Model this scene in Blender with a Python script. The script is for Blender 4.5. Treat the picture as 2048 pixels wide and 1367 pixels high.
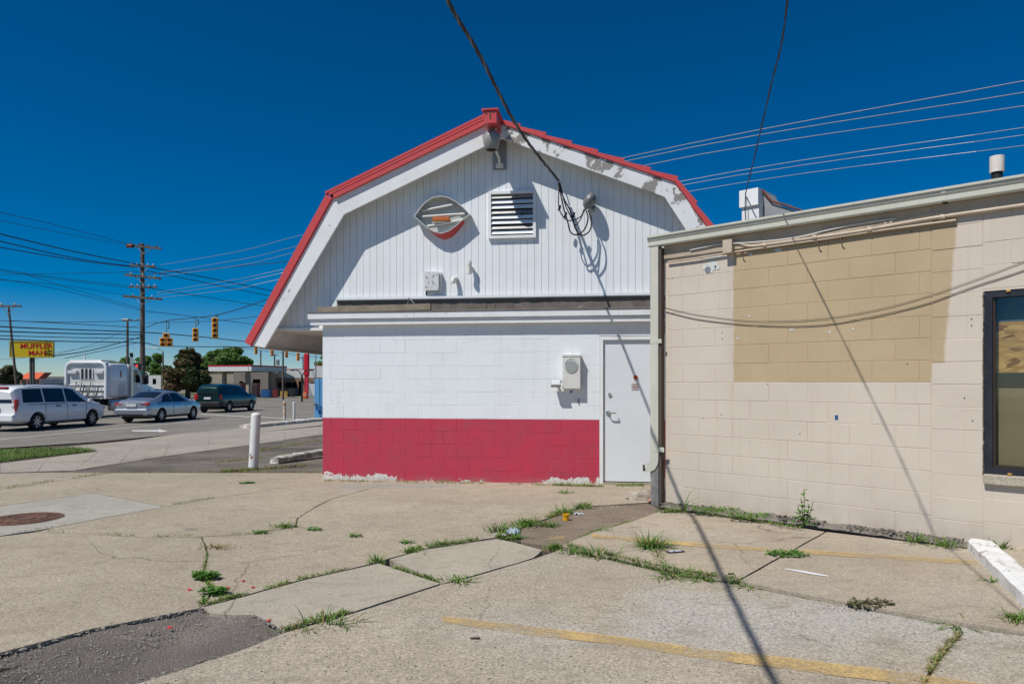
import bpy, bmesh, math, random
from mathutils import Vector, Matrix, noise
random.seed(7)
sc = bpy.context.scene
for o in list(bpy.data.objects): bpy.data.objects.remove(o)

# ---------------------------------------------------------------- camera, sky, sun, exposure
FPX, CX, CY, CAMZ = 1395.0, 1024.0, 764.0, 1.54
cam = bpy.data.cameras.new('camera'); camo = bpy.data.objects.new('camera', cam)
sc.collection.objects.link(camo); sc.camera = camo
camo.location = (0, 0, CAMZ); camo.rotation_euler = (math.pi/2, 0, 0)
cam.sensor_width = 36; cam.lens = FPX/2048*36; cam.shift_y = (CY-683.5)/2048
cam.clip_start = 0.1; cam.clip_end = 6000
SUN_AZ, SUN_EL = 50.0, 55.0          # direction the light travels: right of forward; elevation
saz, sel = math.radians(SUN_AZ), math.radians(SUN_EL)
SUNV = Vector((math.sin(saz)*math.cos(sel), math.cos(saz)*math.cos(sel), -math.sin(sel)))
w = bpy.data.worlds.new('World'); sc.world = w; w.use_nodes = True
nt = w.node_tree; nt.nodes.clear()
sky = nt.nodes.new('ShaderNodeTexSky'); sky.sky_type = 'NISHITA'; sky.sun_disc = False
sky.sun_elevation = sel; sky.sun_rotation = math.atan2(-SUNV.x, -SUNV.y)
sky.altitude = 2500; sky.air_density = 1.0; sky.dust_density = 0.0; sky.ozone_density = 5.0
hs = nt.nodes.new('ShaderNodeHueSaturation'); hs.inputs['Saturation'].default_value = 1.58
bg = nt.nodes.new('ShaderNodeBackground'); bg.inputs['Strength'].default_value = 0.075
wo = nt.nodes.new('ShaderNodeOutputWorld')
nt.links.new(sky.outputs[0], hs.inputs['Color']); nt.links.new(hs.outputs[0], bg.inputs['Color']); nt.links.new(bg.outputs[0], wo.inputs['Surface'])
sl = bpy.data.lights.new('sun', 'SUN'); sl.energy = 4.2; sl.angle = math.radians(0.53); sl.color = (1.0, 0.965, 0.91)
slo = bpy.data.objects.new('sun', sl); sc.collection.objects.link(slo)
slo.rotation_euler = SUNV.to_track_quat('-Z', 'Y').to_euler(); slo.location = (-20, -20, 40)
sc.view_settings.view_transform = 'Standard'; sc.view_settings.look = 'None'
sc.view_settings.exposure = 0.0; sc.view_settings.gamma = 1.0; sc.view_settings.use_curve_mapping = False
sc.render.engine = 'CYCLES'

# ---------------------------------------------------------------- helpers
COL = sc.collection
def ray(px, py): return Vector(((px-CX)/FPX, 1.0, (CY-py)/FPX))
def lerp(a, b, t): return a+(b-a)*t
def interp(tab, x):
    if x <= tab[0][0]: return tab[0][1]
    for (a, va), (b, vb) in zip(tab, tab[1:]):
        if x <= b: return lerp(va, vb, (x-a)/(b-a))
    return tab[-1][1]
HT = [(-50, .10), (7.4, .10), (8.2, .085), (9.4, .035), (10.4, .0), (11, -.005), (13, -.05), (22, -.31), (6000, -.31)]
def H(x, y): return interp(HT, y)
def at(px, py, lift=0.0):
    "point of the ground seen at a photo pixel"
    d = ray(px, py); t = 5.0
    for _ in range(40): t = (H(d.x*t, t)+lift-CAMZ)/d.z
    return Vector((d.x*t, t, CAMZ+d.z*t))
def atz(px, py, Z):
    d = ray(px, py); return Vector((d.x*Z, Z, CAMZ+d.z*Z))

def tag(o, label=None, cat=None, group=None, kind=None):
    if label: o['label'] = label
    if cat: o['category'] = cat
    if group: o['group'] = group
    if kind: o['kind'] = kind
    return o
def empty(name, loc=(0, 0, 0), rz=0.0, parent=None):
    o = bpy.data.objects.new(name, None); COL.objects.link(o); o.location = loc; o.rotation_euler = (0, 0, rz)
    o.empty_display_size = .2
    if parent: o.parent = parent
    return o
def thing(name, label, cat, loc=(0, 0, 0), rz=0.0, group=None): return tag(empty(name, loc, rz), label, cat, group)
def meshobj(name, me, parent=None, loc=None, rz=None):
    o = bpy.data.objects.new(name, me); COL.objects.link(o)
    if parent: o.parent = parent
    if loc is not None: o.location = loc
    if rz is not None: o.rotation_euler = (0, 0, rz)
    return o
class MB:
    def __init__(s): s.v = []; s.f = []
    def add(s, vs, fs):
        n = len(s.v); s.v += [tuple(v) for v in vs]; s.f += [tuple(i+n for i in f) for f in fs]; return s
    def box(s, c, d, R=None):
        x, y, z = d[0]/2, d[1]/2, d[2]/2; c = Vector(c)
        vs = [Vector(p) for p in ((-x,-y,-z),(x,-y,-z),(x,y,-z),(-x,y,-z),(-x,-y,z),(x,-y,z),(x,y,z),(-x,y,z))]
        if R is not None: vs = [R @ p for p in vs]
        return s.add([c+p for p in vs], [(3,2,1,0),(4,5,6,7),(0,1,5,4),(1,2,6,5),(2,3,7,6),(3,0,4,7)])
    def bb(s, a, b): return s.box([(a[i]+b[i])/2 for i in range(3)], [abs(b[i]-a[i]) for i in range(3)])
    def bevbox(s, a, b, e=.01):
        c = [(a[i]+b[i])/2 for i in range(3)]; d = [abs(b[i]-a[i])/2 for i in range(3)]
        bm = bmesh.new(); bmesh.ops.create_cube(bm, size=2)
        for v in bm.verts: v.co = Vector((v.co.x*d[0], v.co.y*d[1], v.co.z*d[2]))+Vector(c)
        bmesh.ops.bevel(bm, geom=bm.edges[:], offset=e, segments=2, affect='EDGES', profile=.5)
        return s.bm(bm)
    def bm(s, bm):
        bm.verts.index_update(); n = len(s.v); s.v += [tuple(v.co) for v in bm.verts]
        s.f += [tuple(v.index+n for v in f.verts) for f in bm.faces]; bm.free(); return s
    def cyl(s, p0, p1, r0, r1=None, n=12, cap=True):
        p0, p1 = Vector(p0), Vector(p1); r1 = r0 if r1 is None else r1
        q = (p1-p0).to_track_quat('Z', 'Y'); A = []; B = []
        for i in range(n):
            a = 2*math.pi*i/n; d = q @ Vector((math.cos(a), math.sin(a), 0)); A.append(p0+d*r0); B.append(p1+d*r1)
        fs = [(i, (i+1) % n, n+(i+1) % n, n+i) for i in range(n)]
        if cap: fs += [tuple(range(n-1, -1, -1)), tuple(range(n, 2*n))]
        return s.add(A+B, fs)
    def tube(s, pts, r, n=6):
        pts = [Vector(p) for p in pts]; m = len(pts); vs = []; up = None
        for i, p in enumerate(pts):
            t = (pts[min(i+1, m-1)]-pts[max(i-1, 0)]).normalized()
            if up is None: up = t.orthogonal().normalized()
            up = (up-t*up.dot(t)).normalized(); b = t.cross(up); rr = r[i] if isinstance(r, (list, tuple)) else r
            for k in range(n):
                a = 2*math.pi*k/n; vs.append(p+(up*math.cos(a)+b*math.sin(a))*rr)
        fs = [(i*n+k, i*n+(k+1) % n, (i+1)*n+(k+1) % n, (i+1)*n+k) for i in range(m-1) for k in range(n)]
        fs += [tuple(range(n-1, -1, -1)), tuple((m-1)*n+k for k in range(n))]
        return s.add(vs, fs)
    def prism(s, poly, vec):
        "polygon (3d points) extruded by vec"
        n = len(poly); vec = Vector(vec); A = [Vector(p) for p in poly]
        nn = sum(((A[i]-A[0]).cross(A[(i+1) % n]-A[0]) for i in range(n)), Vector())
        if nn.dot(vec) > 0: A = A[::-1]
        return s.add(A+[p+vec for p in A], [tuple(range(n)), tuple(range(2*n-1, n-1, -1))]+[(i, n+i, n+(i+1) % n, (i+1) % n) for i in range(n)])
    def lathe(s, prof, c=(0, 0, 0), n=24, axis='Z'):
        vs = []; m = len(prof); c = Vector(c)
        for i in range(n):
            a = 2*math.pi*i/n
            for r, h in prof:
                p = Vector((r*math.cos(a), r*math.sin(a), h))
                if axis == 'Y': p = Vector((p.x, -p.z, p.y))
                vs.append(c+p)
        fs = [(i*m+j, ((i+1) % n)*m+j, ((i+1) % n)*m+j+1, i*m+j+1) for i in range(n) for j in range(m-1)]
        return s.add(vs, fs)
    def mesh(s, name, mat=None, smooth=None):
        me = bpy.data.meshes.new(name); me.from_pydata(s.v, [], s.f); me.update()
        bm = bmesh.new(); bm.from_mesh(me); bmesh.ops.recalc_face_normals(bm, faces=bm.faces[:]); bm.to_mesh(me); bm.free()
        if mat: me.materials.append(mat)
        if smooth: me.shade_smooth(); me.set_sharp_from_angle(angle=math.radians(smooth))
        return me
    def build(s, name, mat, parent=None, smooth=None, loc=None, rz=None): return meshobj(name, s.mesh(name, mat, smooth), parent, loc, rz)
def spline(pts, n=8):
    pts = [Vector(p) for p in pts]; out = []
    P = [pts[0]*2-pts[1]]+pts+[pts[-1]*2-pts[-2]]
    for i in range(1, len(P)-2):
        a, b, c, d = P[i-1:i+3]
        for k in range(n):
            t = k/n; out.append(.5*((2*b)+(c-a)*t+(2*a-5*b+4*c-d)*t*t+(3*b-a-3*c+d)*t**3))
    return out+[pts[-1]]
def copy_tree(o, parent=None):
    c = o.copy(); COL.objects.link(c); c.parent = parent
    for ch in list(o.children): copy_tree(ch, c)
    return c

# ---------------------------------------------------------------- materials
class NT:
    def __init__(s, name):
        s.m = bpy.data.materials.new(name); s.m.use_nodes = True; s.t = s.m.node_tree
        s.b = s.t.nodes['Principled BSDF']; s.b.inputs['Specular IOR Level'].default_value = .35
        s.geo = s.n('ShaderNodeNewGeometry'); s.pos = s.geo.outputs['Position']
    def n(s, typ, **kw):
        nd = s.t.nodes.new(typ)
        for k, v in kw.items(): setattr(nd, k, v)
        return nd
    def l(s, a, b): s.t.links.new(a, b)
    def set(s, sock, v):
        if hasattr(v, 'is_linked') or hasattr(v, 'links'): s.l(v, sock)
        else: sock.default_value = v
    def noise(s, scale, detail=4, rough=.55, vec=None, dist=0):
        nd = s.n('ShaderNodeTexNoise'); nd.inputs['Scale'].default_value = scale; nd.inputs['Detail'].default_value = detail
        nd.inputs['Roughness'].default_value = rough; nd.inputs['Distortion'].default_value = dist
        s.l(vec or s.pos, nd.inputs['Vector']); return nd.outputs['Fac']
    def vor(s, scale, feature='F1', vec=None, out='Distance', rand=1):
        nd = s.n('ShaderNodeTexVoronoi', feature=feature); nd.inputs['Scale'].default_value = scale; nd.inputs['Randomness'].default_value = rand
        s.l(vec or s.pos, nd.inputs['Vector']); return nd.outputs[out]
    def ramp(s, f, lo, hi, a=0.0, b=1.0):
        nd = s.n('ShaderNodeMapRange'); nd.inputs['From Min'].default_value = lo; nd.inputs['From Max'].default_value = hi
        nd.inputs['To Min'].default_value = a; nd.inputs['To Max'].default_value = b; s.l(f, nd.inputs['Value']); return nd.outputs[0]
    def math(s, op, a, b=None):
        nd = s.n('ShaderNodeMath', operation=op); s.set(nd.inputs[0], a)
        if b is not None: s.set(nd.inputs[1], b)
        return nd.outputs[0]
    def mix(s, f, a, b, mode='MIX'):
        nd = s.n('ShaderNodeMix', data_type='RGBA', blend_type=mode)
        s.set(nd.inputs[0], f)
        for sock, v in ((nd.inputs[6], a), (nd.inputs[7], b)):
            if isinstance(v, (tuple, list)): sock.default_value = (*v[:3], 1)
            else: s.l(v, sock)
        return nd.outputs[2]
    def xyz(s):
        nd = s.n('ShaderNodeSeparateXYZ'); s.l(s.pos, nd.inputs[0]); return nd.outputs
    def mapv(s, scale):
        nd = s.n('ShaderNodeMapping'); nd.inputs['Scale'].default_value = scale; s.l(s.pos, nd.inputs['Vector']); return nd.outputs[0]
    def objrand(s): return s.n('ShaderNodeObjectInfo').outputs['Random']
    def bump(s, h, strength=.3, dist=.01):
        nd = s.n('ShaderNodeBump'); nd.inputs['Strength'].default_value = strength; nd.inputs['Distance'].default_value = dist
        s.l(h, nd.inputs['Height']); s.l(nd.outputs[0], s.b.inputs['Normal'])
    def done(s, col=None, rough=.7, metal=0.0, spec=None, coat=0):
        if col is not None:
            if isinstance(col, (tuple, list)): s.b.inputs['Base Color'].default_value = (*col[:3], 1)
            else: s.l(col, s.b.inputs['Base Color'])
        s.set(s.b.inputs['Roughness'], rough); s.b.inputs['Metallic'].default_value = metal
        if spec is not None: s.b.inputs['Specular IOR Level'].default_value = spec
        if coat: s.b.inputs['Coat Weight'].default_value = coat; s.b.inputs['Coat Roughness'].default_value = .05
        return s.m
def worn(name, col, dirt=None, amt=.35, scale=3.0, rough=.65, metal=0.0, bump=0.0, bscale=60, chip=None, chipt=.66, chips=9.0, streak=False, coat=0):
    "painted or natural surface: cloudy dirt, optional chips down to another colour, fine relief"
    N = NT(name); dirt = dirt or tuple(c*.6 for c in col)
    n1 = N.noise(scale, 6, .62); c = N.mix(N.math('MULTIPLY', N.ramp(n1, .42, .72), amt), col, dirt)
    if streak:
        st = N.noise(1.0, 5, .6, N.mapv((9, 9, .7))); c = N.mix(N.math('MULTIPLY', N.ramp(st, .5, .75), amt), c, dirt)
    fine = N.noise(bscale, 3, .6); c = N.mix(.10, c, N.mix(fine, (0, 0, 0), (1, 1, 1)), 'OVERLAY')
    if chip:
        k = N.noise(chips, 8, .68, dist=.3); c = N.mix(N.ramp(k, chipt, chipt+.012), c, chip)
    if bump: N.bump(fine, bump, .004)
    return N.done(c, N.ramp(n1, .3, .7, rough-.07, min(1, rough+.1)), metal, coat=coat)

def concrete(name, base, dark, speck=.35, grey=0.0, scale=70, pale=(.43, .41, .365), zone=None):
    N = NT(name)
    big = N.noise(.55, 7, .6); mid = N.noise(3.2, 6, .65); fin = N.noise(120, 4, .7)
    c = N.mix(N.ramp(big, .35, .7), base, tuple(b*d for b, d in zip(base, (.80, .80, .82))))
    c = N.mix(N.math('MULTIPLY', N.ramp(mid, .47, .75), .5), c, dark); c = N.mix(N.math('MULTIPLY', N.ramp(N.noise(1.1, 7, .7, dist=.6), .52, .66), .30), c, dark)
    if grey: c = N.mix(N.math('MULTIPLY', N.ramp(N.noise(.62, 5, .55, N.mapv((.9, 1.4, 1))), .5, .68), grey), c, pale)
    if zone:
        for (zx, zy, rx, ry, am) in zone:
            sb = N.n('ShaderNodeVectorMath', operation='SUBTRACT'); N.l(N.pos, sb.inputs[0]); sb.inputs[1].default_value = (zx, zy, 0)
            ml = N.n('ShaderNodeVectorMath', operation='MULTIPLY'); N.l(sb.outputs[0], ml.inputs[0]); ml.inputs[1].default_value = (1/rx, 1/ry, 0)
            ln = N.n('ShaderNodeVectorMath', operation='LENGTH'); N.l(ml.outputs[0], ln.inputs[0])
            dz = N.math('ADD', ln.outputs['Value'], N.math('MULTIPLY', N.math('SUBTRACT', N.noise(1.6, 6, .65), .5), 2.2))
            c = N.mix(N.math('MULTIPLY', N.ramp(dz, 1.25, .55), am), c, pale)
    wv = N.n('ShaderNodeVectorMath', operation='ADD'); nzz = N.n('ShaderNodeTexNoise'); nzz.inputs['Scale'].default_value = scale*.8; N.l(N.pos, nzz.inputs['Vector'])
    sc_ = N.n('ShaderNodeVectorMath', operation='SCALE'); sc_.inputs['Scale'].default_value = 1.1/scale; N.l(nzz.outputs['Color'], sc_.inputs[0]); N.l(N.pos, wv.inputs[0]); N.l(sc_.outputs[0], wv.inputs[1]); WV = wv.outputs[0]
    vc = N.vor(scale, out='Color', vec=WV); vd = N.vor(scale, vec=WV)
    sep = N.n('ShaderNodeSeparateColor'); N.l(vc, sep.inputs[0])
    peb = N.mix(sep.outputs[0], tuple(x*.48 for x in base), tuple(min(1, x*1.42) for x in base))
    m = N.math('MULTIPLY', N.ramp(vd, .42, .30), speck); c = N.mix(m, c, peb)
    dk = N.math('MULTIPLY', N.ramp(sep.outputs[1], .90, .92), N.ramp(vd, .40, .25)); c = N.mix(N.math('MULTIPLY', dk, min(1, speck*1.9)), c, (.055, .05, .048))
    v2 = N.vor(scale*.5, vec=WV); v2c = N.vor(scale*.5, out='Color', vec=WV); s2 = N.n('ShaderNodeSeparateColor'); N.l(v2c, s2.inputs[0])
    dk2 = N.math('MULTIPLY', N.ramp(s2.outputs[0], .955, .965), N.ramp(v2, .36, .26)); c = N.mix(N.math('MULTIPLY', dk2, min(1, speck*1.7)), c, (.06, .055, .05))
    c = N.mix(.42, c, N.mix(N.ramp(fin, .3, .7), (0, 0, 0), (1, 1, 1)), 'OVERLAY')
    g2 = N.noise(48, 5, .75); c = N.mix(.12+.26*speck, c, N.mix(N.ramp(g2, .36, .64), (0, 0, 0), (1, 1, 1)), 'OVERLAY')
    st = N.noise(5.5, 5, .6, N.mapv((1, 1.8, 1)), .8); c = N.mix(N.math('MULTIPLY', N.ramp(st, .52, .66), .42), c, tuple(x*.85 for x in dark))
    cw = N.n('ShaderNodeVectorMath', operation='ADD'); cn = N.n('ShaderNodeTexNoise'); cn.inputs['Scale'].default_value = 2.2; cn.inputs['Detail'].default_value = 7; N.l(N.pos, cn.inputs['Vector']); cs = N.n('ShaderNodeVectorMath', operation='SCALE'); cs.inputs['Scale'].default_value = .35; N.l(cn.outputs['Color'], cs.inputs[0]); N.l(N.pos, cw.inputs[0]); N.l(cs.outputs[0], cw.inputs[1])
    ce = N.vor(.42, 'DISTANCE_TO_EDGE', cw.outputs[0]); c = N.mix(N.math('MULTIPLY', N.math('MULTIPLY', N.ramp(ce, .0045, .0015), N.ramp(big, .45, .58)), .6), c, (.10, .08, .06))
    oil = N.noise(2.1, 3, .5); c = N.mix(N.math('MULTIPLY', N.ramp(oil, .70, .76), .45), c, (.10, .085, .07))
    N.bump(N.math('ADD', N.math('MULTIPLY', vd, -.7*speck), N.math('ADD', fin, N.math('MULTIPLY', mid, 1.5))), .35, .006)
    return N.done(c, .88, spec=.2)
def asphalt(name, base, light, crack=0.0, scale=90):
    N = NT(name); big = N.noise(.45, 6, .6); mid = N.noise(2.6, 6, .62); vd = N.vor(scale); vc = N.vor(scale, out='Color')
    sep = N.n('ShaderNodeSeparateColor'); N.l(vc, sep.inputs[0])
    c = N.mix(N.ramp(big, .35, .68), base, light); c = N.mix(N.math('MULTIPLY', N.ramp(mid, .45, .75), .5), c, tuple(b*.55 for b in base))
    st = N.math('MULTIPLY', N.ramp(sep.outputs[0], .55, 1.0), N.ramp(vd, .45, .25)); c = N.mix(N.math('MULTIPLY', st, .55), c, (.34, .33, .31))
    h = N.math('MULTIPLY', vd, -1.0)
    if crack:
        wv = N.n('ShaderNodeVectorMath', operation='ADD'); nz = N.n('ShaderNodeTexNoise'); nz.inputs['Scale'].default_value = 3; nz.inputs['Detail'].default_value = 5
        N.l(N.pos, nz.inputs['Vector']); sca = N.n('ShaderNodeVectorMath', operation='SCALE'); sca.inputs['Scale'].default_value = .35
        N.l(nz.outputs['Color'], sca.inputs[0]); N.l(N.pos, wv.inputs[0]); N.l(sca.outputs[0], wv.inputs[1])
        e = N.vor(1.5, 'DISTANCE_TO_EDGE', wv.outputs[0]); k = N.ramp(N.math('ADD', e, N.math('MULTIPLY', N.ramp(N.noise(.9, 3), .4, .6), .03)), .004, .016); c = N.mix(k, (.025, .022, .02), c); h = N.math('ADD', h, N.math('MULTIPLY', k, 1.2))
    N.bump(N.math('ADD', h, mid), .55, .012)
    return N.done(c, .9, spec=.2)

M = {}
TANC = (.435, .37, .272)
M['agg'] = concrete('aggregate_concrete', TANC, (.29, .235, .175), .5, 0, 95)
M['agg_near'] = concrete('worn_aggregate_concrete', (.44, .376, .285), (.28, .238, .182), .68, .35, 95, zone=[(1.55, 4.25, .95, .55, .85), (2.7, 4.4, 1.0, .5, .7), (.1, 4.0, .45, .3, .5)])
M['smooth_con'] = concrete('smooth_concrete', (.45, .40, .31), (.30, .26, .20), .12, 0, 110)
M['slab_right'] = concrete('weathered_concrete', (.445, .375, .28), (.29, .238, .175), .28, .35, 110)
M['dirty_con'] = concrete('dirty_concrete', (.25, .195, .145), (.12, .09, .07), .25, 0, 80)
M['walk'] = concrete('sidewalk_concrete', (.41, .365, .30), (.27, .235, .18), .12, 0, 90)
M['manpanel'] = concrete('panel_concrete', (.43, .40, .335), (.31, .275, .23), .10, 0, 110)
M['asph_patch'] = asphalt('asphalt_patch', (.10, .087, .075), (.26, .228, .195), 1.0, 75)
M['asph_lot'] = asphalt('asphalt_lot', (.11, .096, .08), (.235, .205, .165), .6, 70)
M['asph_road'] = asphalt('asphalt_road', (.205, .187, .16), (.27, .248, .212), 0, 60)
M['dirt'] = asphalt('dark_dirt', (.075, .062, .048), (.12, .10, .08), 0, 110)
M['far_ground'] = worn('far_ground', (.17, .16, .12), (.12, .14, .07), .6, .05, .95)

def painted_block():
    N = NT('painted_block_white_red'); x, y, z = N.xyz()
    n1 = N.noise(2.2, 6, .6); fine = N.noise(85, 3, .6); pit = N.noise(38, 5, .7)
    wob = N.math('ADD', z, N.math('MULTIPLY', N.noise(40, 2), .006))
    white = N.mix(N.math('MULTIPLY', N.ramp(n1, .45, .75), .4), (.84, .875, .885), (.73, .75, .755))
    white = N.mix(N.math('MULTIPLY', N.ramp(N.noise(1, 5, .6, N.mapv((14, 14, .8))), .55, .8), .22), white, (.5, .48, .45))
    red = N.mix(N.ramp(N.noise(3.5, 6, .65), .35, .7), (.56, .042, .085), (.45, .055, .09))
    red = N.mix(N.math('MULTIPLY', N.ramp(N.noise(1, 4, .6, N.mapv((10, 10, 1.5))), .5, .8), .25), red, (.36, .12, .13))
    low = N.math('SUBTRACT', 1.0, N.ramp(z, .05, .27))
    pk = N.math('ADD', N.noise(3.4, 9, .70, dist=.5), N.math('MULTIPLY', low, .30))
    pk = N.math('ADD', pk, N.math('MULTIPLY', N.math('SUBTRACT', 1.0, N.ramp(z, .0, .06)), .07))
    sd_ = N.n('ShaderNodeVectorMath', operation='DOT_PRODUCT'); N.l(N.pos, sd_.inputs[0]); sd_.inputs[1].default_value = (.991, -.134, 0)
    al = N.math('ADD', sd_.outputs['Value'], 4.49)      # metres along the wall
    za = N.math('MULTIPLY', N.ramp(al, 1.25, .95), 1.0); zb = N.ramp(al, 3.25, 3.55); zone = N.math('MAXIMUM', za, zb)
    pk = N.math('ADD', pk, N.math('MULTIPLY', zone, .13)); pk = N.math('SUBTRACT', pk, .03)
    red = N.mix(N.ramp(pk, .872, .880), red, N.mix(N.ramp(N.noise(34, 4), .45, .68), (.80, .79, .76), (.58, .50, .44)))
    c = N.mix(N.ramp(wob, .976, .980), red, white)
    gr = N.math('MULTIPLY', N.math('SUBTRACT', 1.0, N.ramp(z, -.02, .10)), .55); c = N.mix(N.math('MULTIPLY', gr, N.ramp(n1, .3, .6)), c, (.30, .25, .19))
    N.bump(N.math('ADD', fine, N.ramp(pit, .60, .72, 0, -1)), .22, .004)
    return N.done(c, .62)
M['blk_white'] = painted_block()
def tan_block():
    N = NT('painted_block_tan'); n1 = N.noise(1.7, 6, .6); fine = N.noise(75, 4, .65); pit = N.noise(26, 6, .7)
    c = N.mix(N.math('MULTIPLY', N.ramp(n1, .4, .72), .6), (.635, .55, .455), (.55, .47, .385))
    x, y, z = N.xyz()
    c = N.mix(N.math('MULTIPLY', N.ramp(N.noise(1, 5, .6, N.mapv((12, 12, .6))), .55, .8), .28), c, (.42, .33, .24))
    c = N.mix(N.math('MULTIPLY', N.math('SUBTRACT', 1.0, N.ramp(z, .08, .42)), N.math('MULTIPLY', N.ramp(N.noise(4, 6, .7), .4, .65), .5)), c, (.38, .29, .20))
    k = N.noise(7, 9, .72, dist=.4); c = N.mix(N.ramp(k, .745, .755), c, (.64, .66, .63))
    N.bump(N.math('ADD', fine, N.ramp(pit, .62, .74, 0, -1.0)), .28, .004)
    return N, c
N_, c_ = tan_block(); M['blk_tan'] = N_.done(c_, .75)
def tan_patch():
    # same blocks with a repainted, darker tan rectangle that has its own outline on the wall
    N, c = tan_block(); N.m.name = 'painted_block_tan_repaint'
    n1 = N.noise(2.3, 5, .6); p = N.mix(N.ramp(n1, .38, .68), (.50, .385, .235), (.46, .35, .21))
    k = N.noise(11, 9, .72, dist=.4); p = N.mix(N.ramp(k, .735, .745), p, (.62, .62, .58))
    x, y, z = N.xyz(); wob = N.math('MULTIPLY', N.math('SUBTRACT', N.noise(9, 4), .5), .05)
    return N, c, p, x, z, wob
M['metal_grey'] = worn('galvanised_metal', (.36, .36, .35), (.22, .21, .2), .5, 8, .45, .6)
M['white_paint'] = worn('white_paint', (.80, .80, .785), (.6, .58, .55), .35, 2.5, .55, chip=(.33, .29, .25), chipt=.70, chips=5, bump=.15)
M['rake'] = worn('peeling_white_board', (.85, .855, .845), (.62, .61, .58), .4, 2.5, .6, chip=(.30, .275, .25), chipt=.54, chips=3.4, bump=.2)
M['rake_ok'] = worn('white_board', (.85, .86, .855), (.62, .61, .58), .4, 2.5, .6, chip=(.36, .34, .31), chipt=.645, chips=4.5, bump=.2)
M['siding'] = worn('white_siding', (.87, .89, .895), (.68, .67, .65), .25, 2.0, .5, streak=True)
M['red_metal'] = worn('red_metal', (.63, .085, .085), (.50, .085, .085), .5, 3, .42, chip=(.35, .2, .16), chipt=.73, chips=9)
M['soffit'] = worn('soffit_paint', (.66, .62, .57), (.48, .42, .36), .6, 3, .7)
M['old_wood'] = worn('weathered_wood', (.33, .275, .20), (.17, .14, .1), .7, 6, .9, bump=.5, bscale=40)
M['flash'] = worn('tar_flashing', (.20, .175, .15), (.10, .085, .075), .7, 4, .85, chip=(.34, .3, .25), chipt=.64, chips=6, bump=.5, bscale=30)
M['door'] = worn('door_paint', (.77, .80, .825), (.66, .67, .69), .35, 1.6, .42, chip=(.4, .33, .28), chipt=.78, chips=7)
M['black'] = worn('black_rubber', (.022, .022, .024), (.05, .045, .04), .4, 6, .55)
M['dark'] = worn('dark_void', (.02, .02, .022), (.03, .03, .03), .4, 6, .8)
M['gutter'] = worn('cream_gutter', (.60, .595, .50), (.46, .44, .36), .45, 2.5, .42, streak=True)
M['tan_trim'] = worn('tan_trim', (.50, .41, .31), (.33, .26, .19), .6, 3, .7, chip=(.62, .62, .58), chipt=.70, chips=6)
M['conduit'] = worn('painted_conduit', (.56, .46, .35), (.36, .27, .19), .5, 7, .55, chip=(.40, .22, .10), chipt=.68, chips=9)
M['galv'] = M['metal_grey']
M['chrome'] = worn('chrome', (.62, .62, .63), (.45, .45, .46), .4, 8, .16, 1.0)
M['plastic_white'] = worn('white_plastic', (.74, .73, .69), (.58, .55, .49), .4, 5, .45)
M['orange'] = worn('orange_ballast', (.55, .15, .035), (.35, .09, .03), .5, 12, .5)
M['grey_plate'] = worn('grey_plate', (.36, .39, .38), (.28, .3, .3), .4, 6, .5)
M['rust'] = worn('rusty_iron', (.165, .085, .058), (.085, .05, .037), .8, 14, .85, bump=.6, bscale=50)
M['post_paint'] = worn('bollard_white_paint', (.78, .78, .76), (.60, .56, .5), .4, 4, .5, chip=(.28, .10, .04), chipt=.635, chips=4.5)
M['post_rust'] = worn('bollard_rust_paint', (.72, .66, .55), (.45, .17, .05), .9, 4, .7, chip=(.42, .15, .04), chipt=.52, chips=3)
M['kerb_white'] = worn('kerb_white_paint', (.78, .78, .755), (.55, .5, .44), .5, 6, .7, chip=(.40, .34, .28), chipt=.585, chips=11, bump=.6, bscale=40)
M['frame_black'] = worn('black_window_frame', (.022, .024, .032), (.05, .05, .055), .5, 5, .4)
def osb():
    N = NT('chipboard'); sp = N.vor(13, out='Color', vec=N.mapv((1, 1, 2.6))); s = N.n('ShaderNodeSeparateColor'); N.l(sp, s.inputs[0])
    c = N.mix(s.outputs[0], (.46, .21, .05), (.70, .38, .12)); c = N.mix(N.ramp(s.outputs[1], .75, .9), c, (.26, .10, .025)); return N.done(c, .7)
M['osb'] = osb()
M['paper_tan'] = worn('brown_paper', (.30, .20, .105), (.22, .14, .07), .5, 2, .7)
def glass_simple(name, tint=(.9, .95, .95), rough=.02):
    N = NT(name); gl = N.n('ShaderNodeBsdfGlossy'); gl.inputs['Roughness'].default_value = rough
    tr = N.n('ShaderNodeBsdfTransparent'); tr.inputs['Color'].default_value = (*tint, 1); lw = N.n('ShaderNodeLayerWeight'); lw.inputs['Blend'].default_value = .5; fac_ = N.math('ADD', N.math('MULTIPLY', N.math('POWER', lw.outputs['Facing'], 5.0), .6), .04)
    mx = N.n('ShaderNodeMixShader'); N.l(fac_, mx.inputs[0]); N.l(tr.outputs[0], mx.inputs[1]); N.l(gl.outputs[0], mx.inputs[2])
    N.l(mx.outputs[0], N.t.nodes['Material Output'].inputs['Surface']); return N.m
M['glass'] = glass_simple('window_glass')
M['lamp_glass'] = glass_simple('lamp_glass', (.75, .75, .72), .15)
def flat(name, col, rough=.5, metal=0, coat=0, spec=None):
    N = NT(name); n = N.noise(6, 4); c = N.mix(N.math('MULTIPLY', N.ramp(n, .4, .7), .25), col, tuple(x*.7 for x in col)); return N.done(c, rough, metal, spec, coat)
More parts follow.
